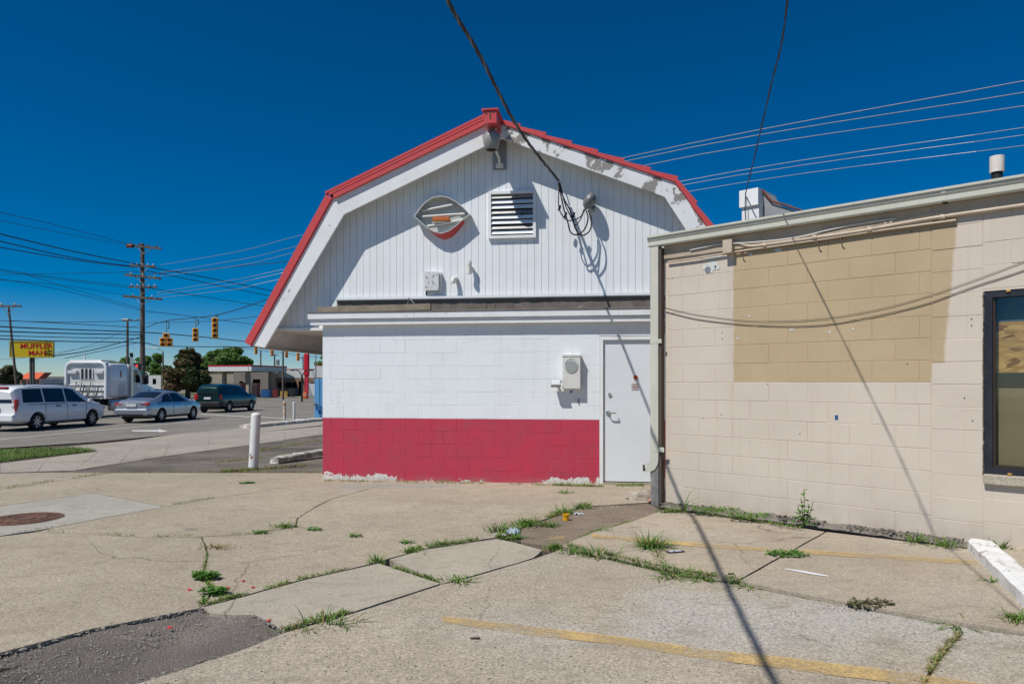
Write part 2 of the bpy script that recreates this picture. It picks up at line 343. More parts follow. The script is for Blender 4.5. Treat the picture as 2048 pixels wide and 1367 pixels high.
def yellow_paint(name, thr):
    N = NT(name); n = N.noise(2.4, 8, .72); n2 = N.noise(60, 4, .6)
    c = N.mix(N.ramp(n2, .35, .7), (.64, .45, .19), (.52, .37, .17))
    a = N.math('MULTIPLY', N.ramp(N.math('ADD', n, N.math('MULTIPLY', n2, .35)), thr, thr+.22, .93, .10), N.ramp(N.vor(75), .10, .3, .55, 1))
    N.b.inputs['Alpha'].default_value = 1; N.l(a, N.b.inputs['Alpha']); return N.done(c, .85, spec=.2)
M['yellow_line'] = yellow_paint('worn_yellow_paint', .56)
M['white_line'] = worn('road_white_paint', (.66, .66, .63), (.45, .44, .4), .5, 4, .8)
def leafm(name, a, b, t=.25):
    N = NT(name); r = N.noise(5, 3); c = N.mix(r, a, b); rnd = N.vor(9, out='Color')
    s = N.n('ShaderNodeSeparateColor'); N.l(rnd, s.inputs[0]); c = N.mix(N.math('MULTIPLY', s.outputs[0], .5), c, tuple(x*1.5 for x in b))
    tl = N.n('ShaderNodeBsdfTranslucent'); N.l(c, tl.inputs['Color']); mx = N.n('ShaderNodeMixShader'); mx.inputs[0].default_value = t
    N.l(N.b.outputs[0], mx.inputs[1]); N.l(tl.outputs[0], mx.inputs[2]); N.l(mx.outputs[0], N.t.nodes['Material Output'].inputs['Surface'])
    return N.done(c, .6)
M['weed'] = leafm('weed_green', (.07, .15, .022), (.15, .26, .05))
M['weed_dry'] = leafm('dry_grass', (.16, .15, .045), (.30, .25, .10))
M['leaf'] = leafm('broad_leaf', (.05, .14, .02), (.11, .25, .04))
M['pine'] = leafm('pine_needles', (.045, .075, .025), (.085, .12, .04), .15)
M['pine_brown'] = leafm('dead_needles', (.11, .065, .035), (.19, .11, .055), .15)
M['tree'] = leafm('tree_leaves', (.08, .16, .035), (.15, .26, .06), .3)
M['tree_dull'] = leafm('dull_leaves', (.07, .085, .03), (.13, .115, .06), .15)
M['bark'] = worn('bark', (.10, .075, .055), (.05, .04, .03), .7, 5, .9, bump=.6, bscale=20)
M['pole_wood'] = worn('pole_wood', (.145, .115, .09), (.07, .055, .045), .7, 2, .9)
M['wire'] = flat('wire_black', (.022, .022, .025), .6)
M['wire_light'] = flat('wire_aluminium', (.42, .42, .43), .4, .5)
M['signal'] = flat('signal_yellow', (.90, .44, .025), .45)
M['ins'] = flat('porcelain', (.55, .55, .55), .3)
M['ins_brown'] = flat('brown_porcelain', (.16, .05, .025), .3)
# ---------------------------------------------------------------- ground, slabs, road
def struct(o): return tag(o, kind='structure')
def sheet(name, poly, mat, lift=0.0, thick=0.0, parent=None, cuts=None, jitter=0.0, seed=0):
    "ground-hugging polygon (xy points), cut along y so that it follows the fall of the ground"
    bm = bmesh.new(); pts = []
    n = len(poly)
    for i in range(n):
        a, b = Vector(poly[i][:2]), Vector(poly[(i+1) % n][:2]); L = (b-a).length; k = max(1, min(60, int(L/.12))) if jitter else 1
        nrm = Vector((b.y-a.y, a.x-b.x)).normalized() if L > 1e-6 else Vector((0, 0))
        for j in range(k):
            p = a.lerp(b, j/k)
            if jitter and j: p = p+nrm*(noise.noise(Vector((p.x*2.3, p.y*2.3, seed)))*.8+noise.noise(Vector((p.x*9, p.y*9, seed+5)))*.5)*jitter
            pts.append(p)
    f = bm.faces.new([bm.verts.new((p.x, p.y, 0)) for p in pts]); f.normal_update()
    if f.normal.z < 0: f.normal_flip()
    ys = [p.y for p in pts]
    for c in (cuts or [7.4, 7.8, 8.2, 8.8, 9.4, 9.9, 10.4, 11, 12, 13, 22]):
        if min(ys) < c < max(ys): bmesh.ops.bisect_plane(bm, geom=bm.verts[:]+bm.edges[:]+bm.faces[:], plane_co=(0, c, 0), plane_no=(0, 1, 0))
    bmesh.ops.triangulate(bm, faces=[f for f in bm.faces if len(f.verts) > 4])
    if thick:
        r = bmesh.ops.extrude_face_region(bm, geom=bm.faces[:]); top = [v for v in r['geom'] if isinstance(v, bmesh.types.BMVert)]
        ts = set(top)
        for v in bm.verts: v.co.z = H(v.co.x, v.co.y)+lift-(0 if v in ts else thick)
    else:
        for v in bm.verts: v.co.z = H(v.co.x, v.co.y)+lift
    bmesh.ops.recalc_face_normals(bm, faces=bm.faces[:])
    if not thick:
        for f in bm.faces:
            if f.normal.z < 0: f.normal_flip()
    me = bpy.data.meshes.new(name); bm.to_mesh(me); bm.free(); me.materials.append(mat)
    return meshobj(name, me, parent)
def px(*pp): return [at(x, y) for x, y in pp]
def inset(poly, d):
    P = [Vector(p[:2]) for p in poly]; n = len(P); A = sum(P[i].x*P[(i+1) % n].y-P[(i+1) % n].x*P[i].y for i in range(n)); s = 1 if A > 0 else -1; out = []
    for i in range(n):
        a, b, c = P[i-1], P[i], P[(i+1) % n]; e1 = (b-a).normalized(); e2 = (c-b).normalized()
        n1 = Vector((-e1.y, e1.x))*s; n2 = Vector((-e2.y, e2.x))*s; m = (n1+n2); L = max(.5, m.length_squared/2) if m.length > .2 else 1
        out.append(b+m/max(m.length, 1e-4)*d/max(.5, (m.length/2)))
    return out
base = sheet('ground', [(-3000, -40), (3000, -40), (3000, 5000), (-3000, 5000)], M['dirt'], -.055); struct(base)
lot = empty('pavement'); struct(lot)
# pixel outlines of the concrete panels, each set back from its neighbours by an open joint
K1 = [(400, 1216), (413, 1200), (425, 1183), (408, 1153), (411, 1128), (415, 1103)]
slabs = [
 ('agg', [(-300, 1372), (0, 1305), (188, 1256)]+K1+[(403, 1073), (307, 1075), (219, 1070), (72, 1063), (0, 1072), (-500, 1140)], .012),
 ('agg', [(415, 1103), (411, 1128), (408, 1153), (425, 1183), (413, 1200), (400, 1213), (487, 1191), (602, 1159), (758, 1124), (776, 1117), (848, 1097), (993, 1074), (1040, 1056), (1100, 1034), (1125, 1022), (1178, 1011), (1237, 1008), (1297, 1004), (1320, 990), (1322, 962), (900, 962), (760, 970), (690, 990), (660, 998), (595, 1036), (591, 1053), (512, 1067), (403, 1073)], .009),
 ('agg', [(106, 1055), (331, 1013), (430, 996), (560, 975), (690, 990), (660, 998), (595, 1036), (591, 1053), (512, 1067), (403, 1073), (307, 1075), (219, 1070), (72, 1063)], .006),
 ('agg', [(188, 985), (331, 1013), (430, 996), (560, 975), (690, 990), (760, 970), (900, 962), (640, 945), (430, 945), (222, 945), (0, 979), (0, 1012), (-300, 1050), (-300, 1020)][0:10]+[(0, 979), (-420, 1036), (-420, 1074), (0, 1012)], .008),
 ('agg', [(0, 979), (222, 945), (100, 944), (0, 946), (-420, 985), (-420, 1035)], .012),
 ('manpanel', [(-420, 1075), (0, 1012), (188, 985), (331, 1013), (106, 1055), (0, 1071), (-520, 1142)], .010),
 ('smooth_con', [(400, 1214), (487, 1192), (602, 1160), (758, 1125), (884, 1166), (696, 1227), (566, 1263), (545, 1247), (508, 1229), (470, 1230), (422, 1227)], .008),
 ('smooth_con', [(776, 1118), (848, 1098), (993, 1076), (1036, 1085), (1087, 1099), (1068, 1115), (949, 1150), (888, 1166)], .014),
 ('dirty_con', [(1040, 1057), (1100, 1036), (1125, 1024), (1178, 1013), (1237, 1010), (1297, 1006), (1326, 1022), (1266, 1045), (1227, 1057), (1188, 1067), (1135, 1088), (1100, 1092), (1040, 1084)], .008),
 ('slab_right', [(1326, 1023), (1266, 1045), (1227, 1057), (1188, 1067), (1164, 1077), (1120, 1096), (1225, 1119), (1330, 1143), (1420, 1159), (1476, 1167), (1652, 1067), (1560, 1053), (1400, 1031)], .008),
 ('slab_right', [(1652, 1067), (1476, 1167), (1558, 1185), (1716, 1215), (1868, 1243), (2048, 1270), (2500, 1345), (2500, 1160), (2048, 1100), (1935, 1101), (1850, 1091)], .006),
 ('agg_near', [(566, 1264), (696, 1228), (884, 1167), (949, 1151), (1068, 1116), (1120, 1098), (1225, 1120), (1330, 1144), (1420, 1160), (1476, 1168), (1558, 1186), (1716, 1216), (1868, 1244), (1925, 1262), (1875, 1320), (1840, 1380), (1600, 2200), (-600, 2200), (-600, 1700), (150, 1400), (297, 1358), (478, 1300)], .006),
 ('agg_near', [(1925, 1262), (1875, 1320), (1840, 1380), (1600, 2200), (3500, 2200), (3500, 1500), (2500, 1346), (2048, 1271), (1868, 1244)], .010),
]
for i, (m, pp, jt) in enumerate(slabs):
    sheet('slab', inset(px(*pp), .009), M[m], (.0 if m != 'slab_right' else .022), .09, lot, jitter=jt, seed=i*3.1)
PP = [(0, 1305), (188, 1256), (400, 1216), (422, 1226), (508, 1228), (566, 1262), (478, 1300), (297, 1358), (150, 1400), (-600, 1700), (-300, 1372)]
ap = sheet('asphalt_patch', px(*PP), M['asph_patch'], -.012, .0, lot, jitter=.03)
bm = bmesh.new(); bm.from_mesh(ap.data)
for k in range(1, 90):
    bmesh.ops.bisect_plane(bm, geom=bm.verts[:]+bm.edges[:]+bm.faces[:], plane_co=(-8+k*.08, 0, 0), plane_no=(1, 0, 0)); bmesh.ops.bisect_plane(bm, geom=bm.verts[:]+bm.edges[:]+bm.faces[:], plane_co=(0, 1.5+k*.06, 0), plane_no=(0, 1, 0))
for v in bm.verts: v.co.z += -.012+.016*noise.fractal(v.co*3.2, 1.0, 2.0, 5)+.008*noise.noise(v.co*14)
bm.to_mesh(ap.data); bm.free(); ap.data.shade_smooth(); tag(ap, label='cracked dark asphalt patch')
struct(sheet('asphalt_lot', px((120, 944), (328, 906), (500, 883), (640, 863), (800, 839), (900, 880), (900, 962), (640, 945), (430, 945)), M['asph_lot'], -.006, .03, jitter=.015))
walk = empty('sidewalk'); struct(walk)
def rp(a, t):  # helper: along-road point
    return a+RD*t
RA = math.radians(15.5); RD = Vector((math.sin(RA), math.cos(RA), 0)); RN = Vector((math.cos(RA), -math.sin(RA), 0))
wa = [(-420, 1000), (0, 945), (150, 940), (328, 912), (500, 889), (640, 869), (800, 845)]; wb = [(-420, 968), (0, 926), (197, 902), (340, 884), (500, 866), (640, 852), (800, 832)]
wi = lambda L, t: Vector(at(*[lerp(Vector(L[int(t)]), Vector(L[min(int(t)+1, len(L)-1)]), t-int(t))[k] for k in (0, 1)]))
ts = [0, .5, 1, 1.5, 2, 2.5, 3, 3.5, 4, 4.5, 5, 6]
for a, b in zip(ts, ts[1:]):
    sheet('sidewalk_slab', inset([wi(wa, a), wi(wa, b), wi(wb, b), wi(wb, a)], .004), M['walk'], .002, .09, walk, jitter=.006, seed=a)
wc = [(-420, 940), (0, 905), (88, 897), (340, 869), (500, 853), (640, 843), (800, 826)]
sheet('driveway_apron', inset([wi(wb, 2.0), wi(wb, 3), wi(wb, 4), wi(wb, 6), wi(wc, 6), wi(wc, 4), wi(wc, 3), wi(wc, 2)], .01), M['walk'], .0, .09, walk, jitter=.01)
grassbed = sheet('grass_bed', [wi(wb, 0), wi(wb, 1), at(192, 902), at(150, 897), wi(wc, 1.7), wi(wc, 1), wi(wc, 0)], M['dirt'], .01, .08); struct(grassbed)
# the kerb towards the road
RE = at(300, 871.5)     # a point on the road edge
def rpt(s, q, z=0):      # s along the road, q to the right of its edge
    p = RE+RD*s+RN*q; return Vector((p.x, p.y, H(p.x, p.y)+z))
road = sheet('road', [rpt(-120, 0)[:2], rpt(75, 0)[:2], rpt(75, 0)[:2]+Vector((0, 0)) if False else rpt(700, 0)[:2], rpt(700, -21)[:2], rpt(-120, -21)[:2]], M['asph_road'], -.02); struct(road)
cross = sheet('cross_street', [rpt(11, 200)[:2], rpt(52, 200)[:2], rpt(52, -220)[:2], rpt(11, -220)[:2]], M['asph_road'], -.016); struct(cross)
farlot = sheet('far_forecourt', [rpt(52, 260)[:2], rpt(400, 260)[:2], rpt(400, -260)[:2], rpt(52, -260)[:2]], M['far_ground'], -.028); struct(farlot)
marks = empty('road_markings'); struct(marks)
def stripe(name, a, b, wd, mat, lift, parent, n=1):
    a, b = Vector(a[:2]), Vector(b[:2]); d = (b-a).normalized(); q = Vector((-d.y, d.x))*wd/2
    return sheet(name, [a-q, b-q, b+q, a+q], mat, lift, 0, parent)
stripe('lane_line', at(-250, 894), at(340, 846.5), .14, M['white_line'], -.010, marks)
stripe('lane_line', at(340, 846.5), at(500, 834.5), .13, M['white_line'], -.010, marks)
stripe('stop_line', at(402, 827.5), at(640, 839.5), .30, M['white_line'], -.009, marks)
sheet('turn_arrow', px((265, 859.5), (318, 859), (316, 857), (336, 861), (318, 863.5), (318, 862), (264, 861.5)), M['white_line'], -.009, 0, marks)
for s in (70, 110): stripe('lane_line', rpt(s, -10.5), rpt(s+30, -10.5), .15, M['white_line'], -.008, marks)
# parking stall lines on the slabs
lines = empty('stall_markings'); struct(lines)
def pstripe(name, pts, wds, lift, mat):
    L = []; R = []
    for (x, y), wd in zip(pts, wds): L.append(at(x, y-wd/2)); R.append(at(x, y+wd/2))
    return sheet(name, L+R[::-1], mat, lift, 0, lines)
pstripe('stall_line', [(1184, 1076), (1295, 1087), (1393, 1094), (1500, 1102), (1720, 1116), (1955, 1131)], [7, 7.5, 8, 8, 9, 9], .027, M['yellow_line'])
pstripe('stall_line', [(885, 1238), (985, 1251), (1080, 1264), (1200, 1277), (1290, 1289), (1400, 1307), (1560, 1325), (1700, 1343), (1830, 1358), (2000, 1385)], [12, 17, 18, 17, 18, 20, 23, 24, 24, 24], .0045, M['yellow_line'])
pstripe('stall_line', [(1098, 1078), (1130, 1074)], [5, 6], .0045, M['yellow_line'])

# ---------------------------------------------------------------- white barn building
WL = Vector((-3.025, 11.134, 0)); WRD = Vector((4.34, -.588, 0)).normalized(); WIN = Vector((-WRD.y, WRD.x, 0))
WANG = math.atan2(WRD.y, WRD.x)
def wl(pxx, pyy, dep=0.0):
    "local (s, depth, z) of a photo pixel on the plane parallel to the front wall, dep metres behind it"
    d = ray(pxx, pyy); c = Vector((0, 0, CAMZ)); t = (WIN.dot(WL-c)+dep)/WIN.dot(d); p = c+d*t-WL
    return Vector((p.dot(WRD), dep, p.z))
barn = thing('barn_building', 'white barn-shaped building with red roof edge and red-painted block base', 'building', WL, WANG)
def blockmesh(name, wd, ht, mat, j=.005, dep=.045, ch=.0022):
    b = MB(); x0, x1, z0, z1 = .0016, wd-.0016, j/2, ht-j/2
    b.add([(x0, ch, z0), (x1, ch, z0), (x1, ch, z1), (x0, ch, z1), (x0+ch, 0, z0+ch), (x1-ch, 0, z0+ch), (x1-ch, 0, z1-ch), (x0+ch, 0, z1-ch), (x0, dep, z0), (x1, dep, z0), (x1, dep, z1), (x0, dep, z1)],
          [(4, 5, 6, 7), (0, 1, 5, 4), (1, 2, 6, 5), (2, 3, 7, 6), (3, 0, 4, 7), (8, 9, 1, 0), (9, 10, 2, 1), (10, 11, 3, 2), (11, 8, 0, 3), (11, 10, 9, 8)])
    return b.mesh(name, mat)
CACHE = {}
def lay(parent, s0, s1, z0, zj, off, mat, ztop, P=.2032, Wd=.4064, skip=None, prefix='a', rough=0.0, rnd=random.Random(3)):
    "running-bond blocks between s0 and s1; joints at zj+k*P, head joints at off"
    k = math.floor((z0-zj)/P)
    while zj+k*P < ztop-.02:
        a = max(z0, zj+k*P); b = min(ztop, zj+(k+1)*P)
        x = off+(Wd/2 if k % 2 else 0)
        while x > s0+.03: x -= Wd
        while x < s1-.02:
            xa, xb = max(s0, x), min(s1, x+Wd)
            segs = [(xa, xb)]
            if skip:
                for (u0, u1, v0, v1) in skip:
                    if b > v0+.02 and a < v1-.02: segs = [(p, q) for sa, sb in segs for p, q in ((sa, min(sb, u0)), (max(sa, u1), sb)) if q-p > .025]
            for sa, sb in segs:
                if sb-sa < .025 or b-a < .02: continue
                key = (prefix, round(sb-sa, 3), round(b-a, 3))
                if key not in CACHE: CACHE[key] = blockmesh('concrete_block', sb-sa, b-a, mat)
                meshobj('concrete_block', CACHE[key], parent, (sa, rnd.uniform(-.0008, .001)+rnd.uniform(-1, 1)*rough, a))
            x += Wd
        k += 1
DS0 = wl(1199, 800).x; DS1 = DS0+.93; DZ1 = wl(1250, 672).z; WTOP = wl(900, 640).z+.03; WEND = DS1+.35
wall = MB().bb((0.002, .003, -.08), (DS0-.01, .2, WTOP)).bb((DS0-.01, .003, DZ1+.01), (WEND, .2, WTOP)).bb((DS1, .003, -.08), (WEND, .2, DZ1+.01)).bb((DS0-.02, .205, -.05), (WEND, .25, WTOP)).build('wall', M['blk_white'], barn)
j0 = wl(780, 600+0, 0)
head = wl(620+133/3.108, 700).x
lay(wall, 0, WEND, -.06, .980, head+.2032, M['blk_white'], WTOP-.05, skip=[(DS0, DS1, -1, DZ1)], prefix='w')
# left return of the wall
MB().bb((-.001, .02, -.08), (.18, 3.0, WTOP)).build('side_wall', M['blk_white'], barn)
# door
dr = empty('door_set', (0, 0, 0), 0, barn)
MB().bb((DS0, -.012, .0), (DS0+.055, .12, DZ1)).bb((DS1-.055, -.012, 0), (DS1, .12, DZ1)).bb((DS0+.055, -.012, DZ1-.055), (DS1-.055, .12, DZ1)).build('door_frame', M['rake_ok'], dr)
MB().bevbox((DS0+.061, .022, .045), (DS1-.061, .065, DZ1-.061), .003).build('door_leaf', M['door'], dr)
MB().bb((DS0+.05, -.02, -.03), (DS1-.05, .11, .03)).build('threshold', M['smooth_con'], dr)
h = wl(1216, 825, .02); g = MB().lathe([(0, -.012), (.034, -.012), (.036, 0), (.03, .012), (0, .014)], (h.x, .012, h.z), 20, 'Y')
g.tube([(h.x, .01, h.z), (h.x, -.04, h.z), (h.x+.02, -.05, h.z), (h.x+.115, -.05, h.z-.002)], .009, 8); g.tube([(h.x+.115, -.05, h.z), (h.x+.118, -.042, h.z), (h.x+.116, -.02, h.z-.004)], .008, 8)
g.build('lever_handle', M['chrome'], dr, 40)
h = wl(1219, 788, .02); MB().lathe([(0, -.022), (.012, -.022), (.014, -.012), (.024, -.008), (.026, .01), (0, .01)], (h.x, .012, h.z), 18, 'Y').build('deadbolt', M['chrome'], dr, 40)
h = wl(1271, 754, .02); MB().lathe([(0, -.03), (.012, -.028), (.014, -.01), (.032, -.006), (.034, .01), (0, .01)], (h.x, .014, h.z), 16, 'Y').build('rusty_lock', worn('rust_orange', (.42, .10, .03), (.16, .06, .03), .7, 30, .8), dr, 40)
h = wl(1270, 773, .02); b = MB(); s_ = .052
b.bb((h.x-s_, .0195, h.z-s_), (h.x+s_, .0215, h.z+s_)); b.build('sticker', flat('sticker_paper', (.62, .60, .57), .5), dr)
b = MB()
for q in (-1, 1): b.bb((h.x-s_*.92, .0175, h.z+q*s_*.88-.003), (h.x+s_*.92, .0192, h.z+q*s_*.88+.003)); b.bb((h.x+q*s_*.88-.003, .0170, h.z-s_*.80), (h.x+q*s_*.88+.003, .0188, h.z+s_*.80))
for i in range(20):
    a0 = i*math.tau/20; a1 = a0+math.tau/20; r0, r1 = .026, .032
    b.prism([(h.x+r0*math.cos(a0), .0165, h.z+r0*math.sin(a0)), (h.x+r1*math.cos(a0), .0165, h.z+r1*math.sin(a0)), (h.x+r1*math.cos(a1), .0165, h.z+r1*math.sin(a1)), (h.x+r0*math.cos(a1), .0165, h.z+r0*math.sin(a1))], (0, .002, 0))
b.bb((h.x-.028, .0160, h.z-.007), (h.x+.028, .0178, h.z+.006)); b.build('sticker_print', flat('sticker_ink', (.33, .18, .16), .5), dr)
# flat roof over the block front: two stepped fascia boards, deck, flashing, lumber
OV = -.125
fl = wl(615, 629, OV).x; fz1 = wl(900, 622, OV).z; fz0 = wl(900, 634.5, OV).z; fz00 = wl(900, 647, OV+.03).z
def jag(b, x0, x1, y0, y1, z0, z1, n=1): b.bb((x0, y0, z0), (x1, y1, z1))
xs = [fl, wl(833, 620).x, wl(1237, 620).x, WEND+.1]
for a, b_ in zip(xs, xs[1:]): MB().bevbox((a+.001, OV, fz0), (b_-.001, OV+.035, fz1), .004).build('fascia_board', M['rake_ok'], barn)
xs = [fl+.03, wl(829, 620).x, WEND+.1]
for a, b_ in zip(xs, xs[1:]): MB().bevbox((a+.001, OV+.03, fz00), (b_-.001, OV+.065, fz0-.004), .004).build('fascia_board', M['rake_ok'], barn)
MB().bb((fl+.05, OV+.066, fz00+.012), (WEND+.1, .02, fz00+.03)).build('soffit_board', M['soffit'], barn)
MB().prism([(fl, OV-.01, fz1+.001), (fl, OV-.01, fz1+.016), (fl, .46, fz1+.085), (fl, .46, fz1+.06)], (WEND+.1-fl, 0, 0)).build('roof_deck', M['flash'], barn)
GD = .45; gz0 = wl(900, 594, GD).z
sx = wl(676, 600, GD).x
fl_ = MB(); nn = 40
for i in range(nn):
    xa = lerp(sx, WEND+.3, i/nn); xb = lerp(sx, WEND+.3, (i+1)/nn); r1 = random.uniform(-.012, .012)
    fl_.add([(xa, GD-.05+r1, fz1+.04), (xb, GD-.05-r1, fz1+.04), (xb, GD-.045, gz0-.02), (xa, GD-.045, gz0-.02)], [(0, 1, 2, 3)])
fl_.build('roof_flashing', M['flash'], barn, 60)
MB().bb((sx-.01, GD-.07, gz0-.022), (WEND+.3, GD-.03, gz0+.012)).build('base_trim', M['rake_ok'], barn)
MB().bb((sx, GD-.085, gz0-.040), (WEND+.3, GD-.04, gz0-.024)).build('drip_strip', M['galv'], barn)
# gable profile at the rake plane
RDP = .17
P_out = [wl(503, 690, RDP), wl(664, 399, RDP), wl(985, 243, RDP), wl(1350, 365, RDP), None]
P_in = [wl(529, 695, RDP), wl(688, 428, RDP), wl(1003, 276, RDP), wl(1329, 393, RDP), None]
d = P_out[3].x-P_out[2].x
slope_r = (wl(1412, 452, RDP)-P_out[3]); P_out[4] = P_out[3]+slope_r*3.0
P_in[4] = P_in[3]+(wl(1371, 457, RDP)-P_in[3])*4.2
def rk(i, mat, name='rake_board'):
    a, b, c, e = P_out[i], P_out[i+1], P_in[i+1], P_in[i]
    return MB().prism([a, b, c, e], (0, .045, 0)).build(name, mat, barn)
rk(0, M['rake_ok']); rk(1, M['rake_ok']); rk(2, M['rake']); rk(3, M['rake'])
MB().prism([P_out[2]+Vector((-.06, -.004, -.005)), P_out[2]+Vector((.10, -.004, -.03)), P_in[2]+Vector((.09, -.004, .0)), P_in[2]+Vector((-.03, -.004, -.0))], (0, .01, 0)).build('ridge_splice', M['rake_ok'], barn)
# roof slopes (sheet metal on top, white painted underside) running back over the building
BACK = 9.5
roof = empty('roof', (0, 0, 0), 0, barn)
for i in range(4):
    a, b_ = P_out[i].copy(), P_out[i+1].copy(); t = (b_-a).normalized(); nr = Vector((-t.z, 0, t.x))
    if nr.z < 0: nr = -nr
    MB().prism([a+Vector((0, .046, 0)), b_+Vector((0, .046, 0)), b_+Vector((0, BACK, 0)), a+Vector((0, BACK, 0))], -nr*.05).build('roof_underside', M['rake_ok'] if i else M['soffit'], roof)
    k = 0; y = RDP-.03
    while y < BACK:
        MB().prism([a+Vector((0, y-RDP, 0))+nr*.004, b_+Vector((0, y-RDP, 0))+nr*.004, b_+Vector((0, y+.44-RDP, 0))+nr*.004, a+Vector((0, y+.44-RDP, 0))+nr*.004], nr*.012).build('roof_panel', M['red_metal'], roof)
        MB().prism([a+Vector((0, y+.44-RDP, 0))+nr*.004, b_+Vector((0, y+.44-RDP, 0))+nr*.004, b_+Vector((0, y+.46-RDP, 0))+nr*.004, a+Vector((0, y+.46-RDP, 0))+nr*.004], nr*.045).build('roof_seam', M['red_metal'], roof)
        y += .46
def redstrip(a, b, o0, o1, y0, y1, name='rake_trim', mat=None):
    t = (b-a).normalized(); nr = Vector((-t.z, 0, t.x)); nr = nr if nr.z > 0 else -nr
    A = a+nr*o0; B = b+nr*o0; C = b+nr*o1; D = a+nr*o1
    return MB().prism([Vector((p.x, y0, p.z)) for p in (A, B, C, D)], (0, y1-y0, 0)).build(name, mat or M['red_metal'], roof)
a, b_ = P_out[0], P_out[1]; redstrip(a+(a-b_)*.005, b_+(b_-a)*.01, -.015, .125, RDP-.02, RDP+.05)
a, b_ = P_out[1], P_out[2]
redstrip(a+(b_-a)*.02, b_, -.012, .056, RDP-.05, RDP+.03); redstrip(a+(b_-a)*.0, b_, .070, .106, RDP-.045, RDP+.05); redstrip(a-(b_-a)*.018, b_, .120, .155, RDP-.035, RDP+.06); redstrip(a, b_, .03, .14, RDP+.005, RDP+.04, 'gap_shade', M['black'])  # last strip: black backing added to shade the gaps between the red ones
a, b_ = P_out[2], P_out[3]; n = 7
for i in range(n):
    p = a.lerp(b_, (i-.02)/n); q = a.lerp(b_, (i+1.03)/n); t = (b_-a).normalized(); nr = Vector((-t.z, 0, t.x)); nr = nr if nr.z > 0 else -nr
    MB().prism([Vector((v.x, RDP-.02-.003*(i % 2), v.z)) for v in (p+nr*-.01, q+nr*.018, q+nr*.098, p+nr*.055)], (0, .07, 0)).build('rake_trim', M['red_metal'], roof)
a, b_ = P_out[3], P_out[3]+slope_r*1.6; n = 3
for i in range(n):
    p = a.lerp(b_, (i-.02)/n); q = a.lerp(b_, (i+1.02)/n); t = (b_-a).normalized(); nr = Vector((-t.z, 0, t.x)); nr = nr if nr.z > 0 else -nr
    MB().prism([Vector((v.x, RDP-.02-.003*(i % 2), v.z)) for v in (p+nr*-.01, q+nr*.012, q+nr*.10, p+nr*.06)], (0, .07, 0)).build('rake_trim', M['red_metal'], roof)
# ridge beam end: red steel box sticking out over the light
rb0 = wl(985, 236, -.15); hw = .095
bx = MB(); zt = rb0.z+.09; zb = rb0.z-.13; cxx = rb0.x-.01
bx.bb((cxx-hw, -.30, zb), (cxx+hw, RDP+.5, zt-.03)); bx.build('ridge_beam', M['red_metal'], roof)
MB().bb((cxx-hw-.035, -.32, zt-.028), (cxx+hw+.03, RDP+.5, zt-.006)).build('ridge_cap', M['red_metal'], roof)
MB().bb((cxx-.012, -.304, zb+.06), (cxx+.012, -.297, zt-.05)).bb((cxx-hw+.02, -.305, zt-.09), (cxx-hw+.045, -.297, zt-.06)).bb((cxx+.04, -.305, zt-.075), (cxx+.06, -.297, zt-.05)).build('beam_bolts', M['rust'], roof)
# vertical boards of the gable
gab = empty('gable', (0, 0, 0), 0, barn)
zs = wl(600, 657, GD).z
def roofz(s):
    for a, b in zip(P_out, P_out[1:]):
        if a.x <= s <= b.x: return lerp(a.z, b.z, (s-a.x)/(b.x-a.x))
    return None
bw = .1135; s = wl(560, 600, GD).x-.25; VEN = (wl(977, 385, GD), wl(1072, 474, GD))
brk = [p.x for p in P_out]
while s < P_out[4].x-.3:
    a, b2 = s+.003, s+bw-.003; za, zb_ = roofz(a), roofz(b2)
    if za and zb_ and min(za, zb_) > zs+.06:
        pts = [(a, zs), (b2, zs), (b2, zb_-.03)]+[(k, roofz(k)-.03) for k in sorted(brk, reverse=True) if a < k < b2]+[(a, za-.03)]
        m = MB().prism([(x, GD, z) for x, z in pts], (0, .02, 0))
        m.build('siding_board', M['siding'], gab)
    s += bw
MB().prism([(P_out[0].x+.35, GD+.012, zs), (P_out[4].x-.35, GD+.012, zs), (P_out[3].x, GD+.012, P_out[3].z-.05), (P_out[2].x, GD+.012, P_out[2].z-.05), (P_out[1].x, GD+.012, P_out[1].z-.05)], (0, .05, 0)).build('sheathing', M['siding'], gab)
# soffit at the left eave and the long side wall below it
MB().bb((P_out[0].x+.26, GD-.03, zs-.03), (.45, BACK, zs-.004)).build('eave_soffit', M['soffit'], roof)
MB().bb((P_out[0].x+.20, GD-.05, zs-.035), (.05, GD-.005, zs+.01)).build('soffit_trim', M['rake_ok'], roof)
MB().bb((.40, .5, -.4), (.6, BACK, zs-.03)).build('side_wall', M['blk_white'], barn)
MB().bb((.6, BACK-.2, -.4), (P_out[4].x-.6, BACK, zs)).build('rear_wall', M['blk_white'], barn)
e0 = P_out[0]
MB().prism([(e0.x+.02, RDP+.05, e0.z+.0), (e0.x+.05, RDP+.05, e0.z+.0), (e0.x+.16, RDP+.05, e0.z-.05), (e0.x+.13, RDP+.05, e0.z-.06)], (0, BACK-RDP-.05, 0)).build('eave_board', M['soffit'], roof)

# ---- things fixed to the white building
def onbarn(name, label, cat, p, group=None):
    o = thing(name, label, cat, WL+WRD*p.x+WIN*p.y+Vector((0, 0, p.z)), WANG, group); return o
